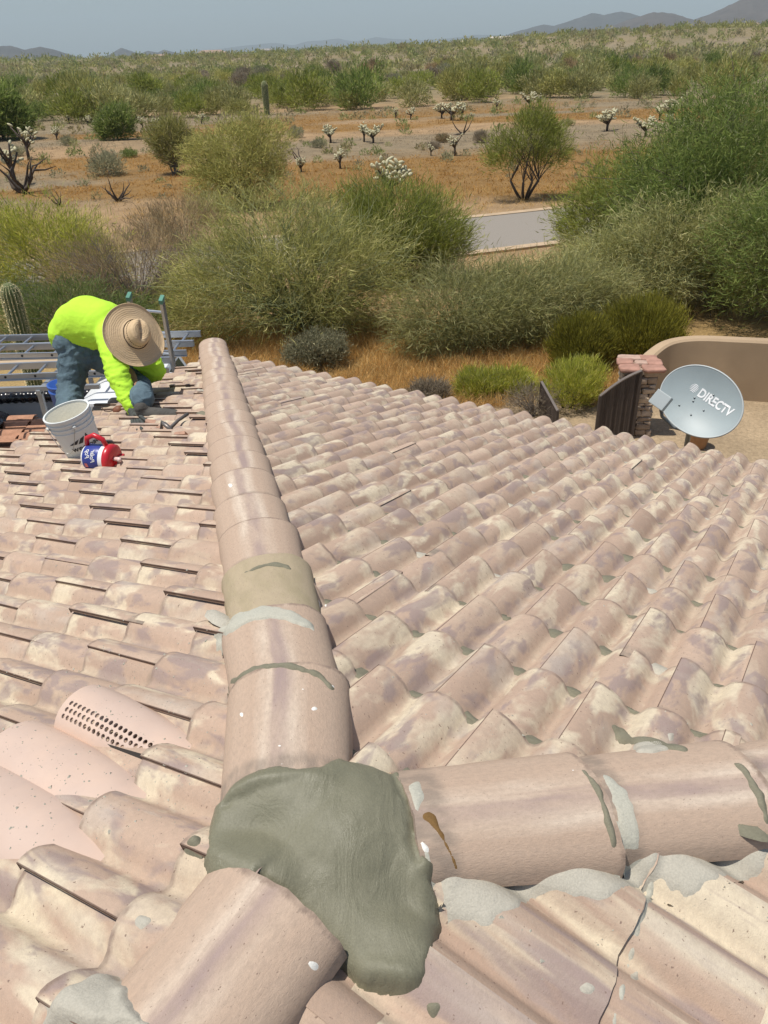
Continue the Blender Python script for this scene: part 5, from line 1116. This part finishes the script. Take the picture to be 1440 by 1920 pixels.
# white bucket
P = on_plane(163, 850, .045); bkt = tag(empty('bucket', P), 'white plastic mixing bucket with dark mountain logo on the roof tiles', 'bucket'); bkt.rotation_euler = (R(2), R(-11), R(20)); bkt.scale = (.94, .94, .88)
bw = wobble('bucket_white', (.70, .72, .69), .06, 4, .45, 0, .4); m = MB(); H_ = .365
pr = [(.0, .004), (.120, .0), (.127, .004), (.133, .10), (.139, .22), (.141, .245), (.150, .247), (.150, .256), (.143, .258), (.144, .280), (.153, .282), (.153, .291), (.145, .293), (.147, .315), (.157, .317), (.157, .326), (.149, .328), (.151, .352), (.160, .354), (.160, .367), (.148, .367), (.144, .25), (.124, .02), (.0, .02)]
m.lathe(pr, 48).build('shell', bw, bkt, True); sharp(bkt.children[0].data, 35)
MB().lathe([(.0, .0), (.126, .0), (.1472, .30), (.1465, .30), (.1255, .012), (.0, .012)], 40, Matrix.Translation((0, 0, .022))@Matrix.Diagonal((.985, .985, 1.1, 1))).build('mortar_film', M['mortar_old'], bkt, True)
blk = wobble('black_print', (.035, .035, .04), .05, 8, .5); a0 = math.atan2(-P.y, -P.x)-R(20)
def onb(x, z, o=.0015):
    r_ = .127+.0115*(z/.22)+.002+o; a = a0+x/r_; return Vector((r_*math.cos(a), r_*math.sin(a), z))
text_obj('westpac', .060, 'lettering', blk, bkt, lambda x, y: onb(x+.035, y+.122), 0, .001, 1.05)
text_obj('materials', .020, 'small_lettering', blk, bkt, lambda x, y: onb(x+.03, y+.075), 0, .0005, 1.1)
m = MB()
for q in ([(-.075, .160), (-.02, .160), (.005, .195), (-.03, .182)], [(-.010, .158), (.022, .158), (.046, .205), (.016, .196)], [(.034, .158), (.086, .158), (.062, .222), (.054, .206)]):
    n_ = 5; v = [onb(q[0][0]*(1-t)+q[3][0]*t+(q[1][0]*(1-t)+q[2][0]*t-q[0][0]*(1-t)-q[3][0]*t)*s_, (q[0][1]*(1-s_)+q[1][1]*s_)*(1-t)+(q[3][1]*(1-s_)+q[2][1]*s_)*t) for t in np.linspace(0, 1, n_) for s_ in np.linspace(0, 1, n_)]
    m.add(v, [(i*n_+k, i*n_+k+1, (i+1)*n_+k+1, (i+1)*n_+k) for i in range(n_-1) for k in range(n_-1)])
m.build('mountain_logo', blk, bkt)
text_obj('WARNING', .030, 'side_lettering', blk, bkt, lambda x, y: onb(-.19-y, .13+x*1.), 0, .0005)
MB().tube([Vector((.162*math.cos(a0-1.35+t*2.9*.5), .162*math.sin(a0-1.35+t*2.9*.5), .30-.19*math.sin(math.pi*t)*1.)) for t in np.linspace(0, 1, 16)], .0025, 6).build('handle', wobble('wire', (.45, .45, .43), .05, 5, .4, .7), bkt, True)
for s_ in (0, 1): a = a0-1.35+s_*1.45; MB().lathe([(.0, .012), (.012, .012), (.014, 0)], 12, Matrix.Translation((.155*math.cos(a), .155*math.sin(a), .30))@Matrix.Rotation(a, 4, 'Z')@Matrix.Rotation(R(90), 4, 'Y')).build('handle_ear', bw, bkt, True)
# blue bucket behind
P = on_plane(103, 788, .03)+Vector((.03, .3, -.12)); b2 = tag(empty('bucket', P), 'blue bucket behind the white one', 'bucket'); bl = wobble('bucket_blue', (.045, .12, .42), .06, 5, .4)
MB().lathe([(.0, 0), (.12, 0), (.135, .27), (.142, .28), (.142, .30), (.138, .30), (.140, .33), (.146, .335), (.146, .35), (.134, .35), (.115, .02), (.0, .02)], 36).build('shell', bl, b2, True)
MB().tube([(.143*math.cos(a), .143*math.sin(a), .30-.12*math.sin(a)) for a in np.linspace(0, math.pi, 14)], .003, 6).build('handle', wobble('wire2', (.45, .45, .43), .05, 5, .4, .7), b2, True)
# insulated mug lying on its side
P = on_plane(188, 858, .10); mug = tag(empty('mug', P), 'insulated mug with blue and white body and red lid lying beside the white bucket', 'mug')
axd = (Vector(cX)*.97-Vector(cU)*.10-Vector(cF)*.22).normalized(); axd.z -= 0; up = Vector((0, 0, 1)); up = (up-axd*up.dot(axd)).normalized(); rt = axd.cross(up)
mug.matrix_world = mat4(P-axd*.09, rt, up, axd)
wm = wobble('mug_white', (.80, .80, .79), .03, 5, .35); rm = wobble('mug_red', (.55, .02, .03), .08, 8, .3, 0, .5); bm_ = wobble('mug_blue', (.035, .055, .27), .05, 8, .35)
MB().lathe([(.0, 0), (.066, 0), (.074, .01), (.078, .03), (.084, .15), (.086, .165), (.082, .175), (.0, .175)], 40).build('body', wm, mug, True)
MB().lathe([(.0772, .016), (.0795, .02), (.0838, .118), (.0825, .122)], 40).build('wrap', bm_, mug, True)
MB().lathe([(.088, .152), (.090, .160), (.088, .185), (.070, .195), (.0, .20)], 40).build('lid', rm, mug, True)
MB().tube([(0, .078, .02), (0, .125, .03), (0, .148, .08), (0, .125, .135), (0, .08, .15)], [.014, .016, .016, .016, .014], 10).build('handle', rm, mug, True)
MB().tube([(.02, .01, .19), (.025, .015, .235), (.045, .02, .25)], .013, 10).build('spout', wobble('spout_pink', (.75, .55, .5), .04, 5, .4), mug, True)
MB().box((-.02, -.01, .205), (.10, .03, .02)).build('flip_tab', rm, mug, bevel=.004)
mtow = math.atan2(*(Vector((0, 0, 0))-P).normalized().dot(up) and ((-P).normalized().dot(up), (-P).normalized().dot(rt)))
def onm(x, z):
    r_ = .0795+.0043*(z-.02)/.1+.0018; a = mtow+x/r_; return Vector((r_*math.cos(a), r_*math.sin(a), z))
text_obj('Polar', .042, 'lettering', wm, mug, lambda x, y: onm(x-.0, .088+y), .35, .0004, .9); text_obj('Pop', .042, 'lettering', wm, mug, lambda x, y: onm(x+.012, .052+y), .35, .0004, .9)
MB().add([onm(-.075+.03*i, z) for i in range(2) for z in (.03, .05)], [(0, 1, 3, 2)]).build('pink_badge', wobble('badge', (.75, .2, .2), .05, 5, .4), mug)
# hammer and pointing tool
def tube_obj(name, pts, rad, mat, parent=None, n=8): return MB().tube(pts, rad, n).build(name, mat, parent, True)
steel = wobble('dull_steel', (.20, .18, .165), .12, 10, .45, .6); P0, P1 = on_plane(316, 806, .05), on_plane(352, 776, .09)
hm_ = tag(empty('hammer', P0), 'roofing hammer lying right of the gloved hand', 'hammer'); q = P1-P0
tube_obj('handle', [Vector((0, 0, 0)), q*.5+Vector((0, 0, .01)), q], [.013, .011, .012], wobble('handle_grey', (.10, .09, .085), .1, 10, .6), hm_)
s1 = on_plane(305, 800, .06)-P0; tube_obj('head', [Vector((.02, .0, 0)), s1*.6+Vector((0, 0, .03)), s1+Vector((0, .02, .03)), s1+Vector((-.01, -.05, -.02))], [.014, .016, .013, .006], steel, hm_)
P0 = on_plane(222, 769, .05); tl = tag(empty('chalk_line', P0), 'small brown tool with an orange knob and thin cord behind the sleeve', 'tool')
MB().lathe([(.0, -.04), (.03, -.035), (.038, 0), (.03, .035), (.0, .04)], 16, Matrix.Rotation(R(70), 4, 'Y')).build('case', wobble('tool_brown', (.22, .09, .05), .2, 20, .6), tl, True)
MB().lathe([(.0, -.02), (.018, -.015), (.018, .015), (.0, .02)], 12, Matrix.Translation((.05, 0, 0))).build('knob', wobble('tool_yellow', (.45, .30, .05), .1, 20, .5), tl, True)
tube_obj('cord', [(-.03, 0, 0), (-.08, .0, -.01), (-.11, -.01, .0), (-.14, .02, .03)], .004, wobble('cord_dark', (.08, .05, .04), .1, 10, .7), tl, 5)
for i, (x, y, s_) in enumerate([(281, 792, .045), (300, 800, .03), (285, 806, .025), (338, 814, .05)]):
    bm = bmesh.new(); bmesh.ops.create_cube(bm, size=1)
    for v_ in bm.verts: v_.co = Vector((v_.co.x*s_*1.4, v_.co.y*s_, v_.co.z*s_*.45))+mnoise.noise_vector(v_.co*2+Vector((i, 0, 0)))*s_*.35
    me = bpy.data.meshes.new('tile_shard'); bm.to_mesh(me); bm.free(); o = link('tile_shard', me, wobble('shard_clay', (.45, .27, .19), .15, 20, .9)); o.location = on_plane(x, y, .05); o.rotation_euler = (.3*i, .2, i)
    tag(o, ['broken clay shard touching the gloved fingers', 'clay shard between the glove and the hammer', 'small clay shard just below the gloved fingers', 'flat clay shard under the hammer'][i], 'tile shard')

# ------------------------------------------------------------------ ladders
alu = wobble('aluminium', (.50, .52, .54), .06, 4, .35, .75); hole_m = wobble('hole_dark', (.03, .03, .03), .02, 4, .8); green = wobble('green_cap', (.10, .26, .19), .1, 8, .5)
def ladder(A_, B_, wd_, label, nr, upv, flat=.075):
    A_, B_ = Vector(A_), Vector(B_); t = tag(empty('ladder', A_), label, 'ladder'); d = B_-A_; L = d.length; d.normalize(); upv = (Vector(upv)-d*Vector(upv).dot(d)).normalized(); s_ = d.cross(upv); Mx = mat4(Vector((0, 0, 0)), d, s_, upv)
    for sg in (-1, 1):
        y = sg*wd_/2; m = MB(); m.box((L/2, y, 0), (L, .006, flat), Mx); m.box((L/2, y+sg*.014, flat/2), (L, .028, .006), Mx); m.box((L/2, y+sg*.014, -flat/2), (L, .028, .006), Mx); rl = m.build('rail', alu, t)
        MB().box((-.02, y+sg*.012, 0), (.05, .04, flat+.02), Mx).build('end_cap', green if 'green' in label else hole_m, rl)
        for k in range(nr):
            x = (k+.5)*L/nr; MB().lathe([(.0, .0035), (.015, .0035), (.015, 0)], 10, Mx@Matrix.Translation((x, y+sg*.002, 0))@Matrix.Rotation(R(-90*sg), 4, 'X')).build('rivet', hole_m, rl)
    for k in range(nr): x = (k+.5)*L/nr; MB().tube([Mx@Vector((x, -wd_/2, 0)), Mx@Vector((x, wd_/2, 0))], .016, 8).build('rung', alu, t)
    return t
# truck under the left eave
tw = wobble('truck_white', (.74, .76, .77), .03, 2, .3, 0, .5); tb = wobble('truck_black', (.02, .02, .022), .1, 6, .45); gl = wobble('truck_glass', (.02, .03, .035), .02, 4, .08, 0, .8); tyre = wobble('tyre', (.03, .03, .03), .1, 20, .9)
TX, TY = -3.35, 9.35
trk = tag(empty('pickup_truck', (TX, TY, G)), 'white work pickup with a ladder rack and loaded bed parked below the left eave', 'truck')
def prism(prof, y0_, y1_):
    n = len(prof); return MB().add([(x, y0_, z) for x, z in prof]+[(x, y1_, z) for x, z in prof], [tuple(range(n-1, -1, -1)), tuple(range(n, 2*n))]+[(i, (i+1) % n, n+(i+1) % n, n+i) for i in range(n)])
prism([(-2.9, .55), (-2.9, .78), (1.95, .78), (2.0, .55)], -.93, .93).build('chassis', tb, trk, bevel=.02)
cb = prism([(-.35, .75), (-.35, 1.20), (-.18, 1.82), (.0, 1.90), (.65, 1.90), (.98, 1.25), (1.9, 1.12), (2.0, .95), (2.0, .6), (-.35, .6)], -.90, .90).build('cab', tw, trk, bevel=.035)
for sg in (-1, 1):
    prism([(-.22, 1.25), (-.1, 1.76), (.60, 1.76), (.86, 1.27)], sg*.902-.004, sg*.902+.004).build('side_window', gl, trk)
    w_ = prism([(-2.9, .75), (-2.9, 1.28), (-.38, 1.28), (-.38, .75)], sg*.86-.045, sg*.86+.045).build('bed_side', tw, trk, bevel=.012); MB().box((-1.64, sg*.86, 1.295), (2.5, .13, .035)).build('bed_rail', tb, w_, bevel=.01)
    for x in (-2.0, 1.35):
        wh = MB().lathe([(.2, -.12), (.37, -.12), (.39, -.08), (.39, .08), (.37, .12), (.2, .12)], 32, Matrix.Translation((x, sg*.84, .39))@Matrix.Rotation(R(90), 4, 'X')).build('wheel', tyre, trk, True)
        MB().lathe([(.0, -.08), (.21, -.1), (.21, .1), (.0, .08)], 20, Matrix.Translation((x, sg*.84, .39))@Matrix.Rotation(R(90), 4, 'X')).build('rim', alu, wh, True)
    MB().box((1.98, sg*.72, .92), (.06, .28, .16)).build('headlight', gl, trk, bevel=.01); MB().box((-2.91, sg*.86, 1.02), (.05, .11, .3)).build('tail_light', rm, trk, bevel=.01)
MB().box((-2.9, 0, 1.02), (.05, 1.62, .5)).build('tailgate', tw, trk, bevel=.012); MB().box((-1.64, 0, .80), (2.5, 1.66, .03)).build('bed_floor', tb, trk)
prism([(.68, 1.82), (.70, 1.86), (1.0, 1.30), (.97, 1.27)], -.72, .72).build('windscreen', gl, trk)
rgm = wobble('rack_grey', (.36, .38, .40), .06, 5, .45, .5)
for x in (-2.6, -.55):
    for sg in (-1, 1): MB().box((x, sg*.80, (1.30+2.02)/2 if x < 1 else 1.6), (.05, .05, .74 if x < 1 else .85)).build('rack_post', rgm, trk)
    MB().box((x, 0, 2.03), (.05, 1.70, .05)).build('rack_bar', rgm, trk)
for sg in (-1, 1): MB().box((-1.35, sg*.80, 2.07), (3.0, .05, .05)).build('rack_rail', rgm, trk)
RZ = G+2.10
ladder((-5.15, 10.15, RZ+.02), (-2.35, 10.03, RZ+.02), .36, 'upper extension ladder lying on the truck rack, farthest from the house', 8, (0, 0, 1))
ladder((-4.95, 9.62, RZ+.07), (-2.35, 9.55, RZ+.05), .34, 'bright aluminium ladder in the middle of the truck rack', 7, (0, 0, 1))
ladder((-5.9, 8.92, RZ+.04), (-2.45, 8.97, RZ+.04), .36, 'aluminium ladder along the rack side nearest the roof', 10, (0, 0, 1))
ldb = wobble('bare_plank', (.48, .37, .25), .12, 3, .8)
for i, (y, z, x0__, lab) in enumerate([(9.28, .03, -5.8, 'long tan plank on the ladder rack beside the nearest ladder'), (9.40, .03, -5.6, 'second tan plank just beyond the first on the ladder rack'), (10.45, .03, -6.1, 'short brown board sticking out at the far left of the rack')]):
    L = 3.1 if i < 2 else 1.4; o = MB().box((L/2, 0, 0), (L, .10, .04)).build('plank', ldb, None, bevel=.004); o.location = (x0__, y, RZ+z-.03); o.rotation_euler.z = R((1.2, .4, -2)[i]); tag(o, lab, 'plank')
# cargo
for i, (x, y) in enumerate([(-.85, -.42), (-.85, .0), (-1.22, -.30), (-1.22, .15), (-1.58, -.42)]):
    st = tag(empty('tile_stack', (TX+x-.12, TY+y, G+.83)), ['stack of clay tiles in the truck bed nearest the roof', 'stack of clay tiles against the cab', 'middle stack of clay tiles in the bed', 'farther middle stack of clay tiles in the bed', 'leftmost stack of clay tiles in the bed'][i], 'tile stack')
    tm_ = wobble('stack_clay', (.40, .21, .13), .2, 12, .9) if i == 0 else tm_
    for k in range(13):
        mm = MB(); v = []; ny = 13
        for xx in (-.17, .17):
            for q in range(ny): u_ = q/(ny-1)*.40-.20; v += [(xx, u_, .03*abs(math.sin(u_*16))), (xx, u_, .03*abs(math.sin(u_*16))+.012)]
        f = []
        for q in range(ny-1): a, b_ = q*2, 2*ny+q*2; f += [(a+1, a+3, b_+3, b_+1), (a, b_, b_+2, a+2), (a, a+2, a+3, a+1), (b_, b_+1, b_+3, b_+2)]
        mm.add(v, f); o = mm.build('tile', tm_, st); o.location = (random.uniform(-.01, .01), random.uniform(-.01, .01), k*.036)
def bag(loc, s_, label, seed, mat=tb):
    bm = bmesh.new(); bmesh.ops.create_icosphere(bm, subdivisions=4, radius=1)
    for v_ in bm.verts:
        n_ = mnoise.noise(v_.co*1.6+Vector((seed, 0, 0))); v_.co *= 1+.25*n_+.12*(1-abs(mnoise.noise(v_.co*4.5+Vector((0, seed, 0)))*2)); v_.co = Vector((v_.co.x*s_[0], v_.co.y*s_[1], max(v_.co.z, -.7)*s_[2]))
    me = bpy.data.meshes.new('bag'); bm.to_mesh(me); bm.free(); o = link('bag', me, mat, None, True); o.location = loc; tag(o, label, 'bag'); return o
shiny = wobble('black_plastic', (.012, .012, .014), .1, 6, .22, 0, .6)
bag((TX-2.05, TY-.35, G+1.15), (.35, .28, .25), 'shiny black plastic sack in the left part of the truck bed', 1, shiny); bag((TX-1.95, TY+.35, G+1.1), (.4, .25, .25), 'black plastic sack along the far side of the truck bed', 2, shiny)
bag((TX-1.75, TY-.68, G+1.2), (.22, .14, .16), 'small black sack on the near edge of the truck bed', 4, shiny)
o = MB().lathe([(.0, 0), (.12, 0), (.15, .32), (.155, .32), (.155, .35), (.14, .35), (.12, .05), (.0, .05)], 28).build('bucket', shiny, None, True); o.location = (TX-1.62, TY-.05, G+1.0); tag(o, 'black bucket standing in the truck bed between the sacks', 'bucket')
# corrugated black pipe on the far bed side
m = MB(); m.tube([(x, 0, 0) for x in np.linspace(-2.9, -.5, 97)], [.085 if k % 4 < 2 else .074 for k in range(97)], 14); o = m.build('drain_pipe', shiny, None, True); o.location = (TX, TY+.72, G+1.38); tag(o, 'ribbed black plastic pipe along the far side of the truck bed', 'pipe')
# ladder leaning on the eave
top = at(273, 562, 8.55); ladder(top, (top.x-.30, top.y+1.15, G), .33, 'extension ladder with green caps leaning on the eave behind the straw hat', 11, (0, -1, .4), .085)
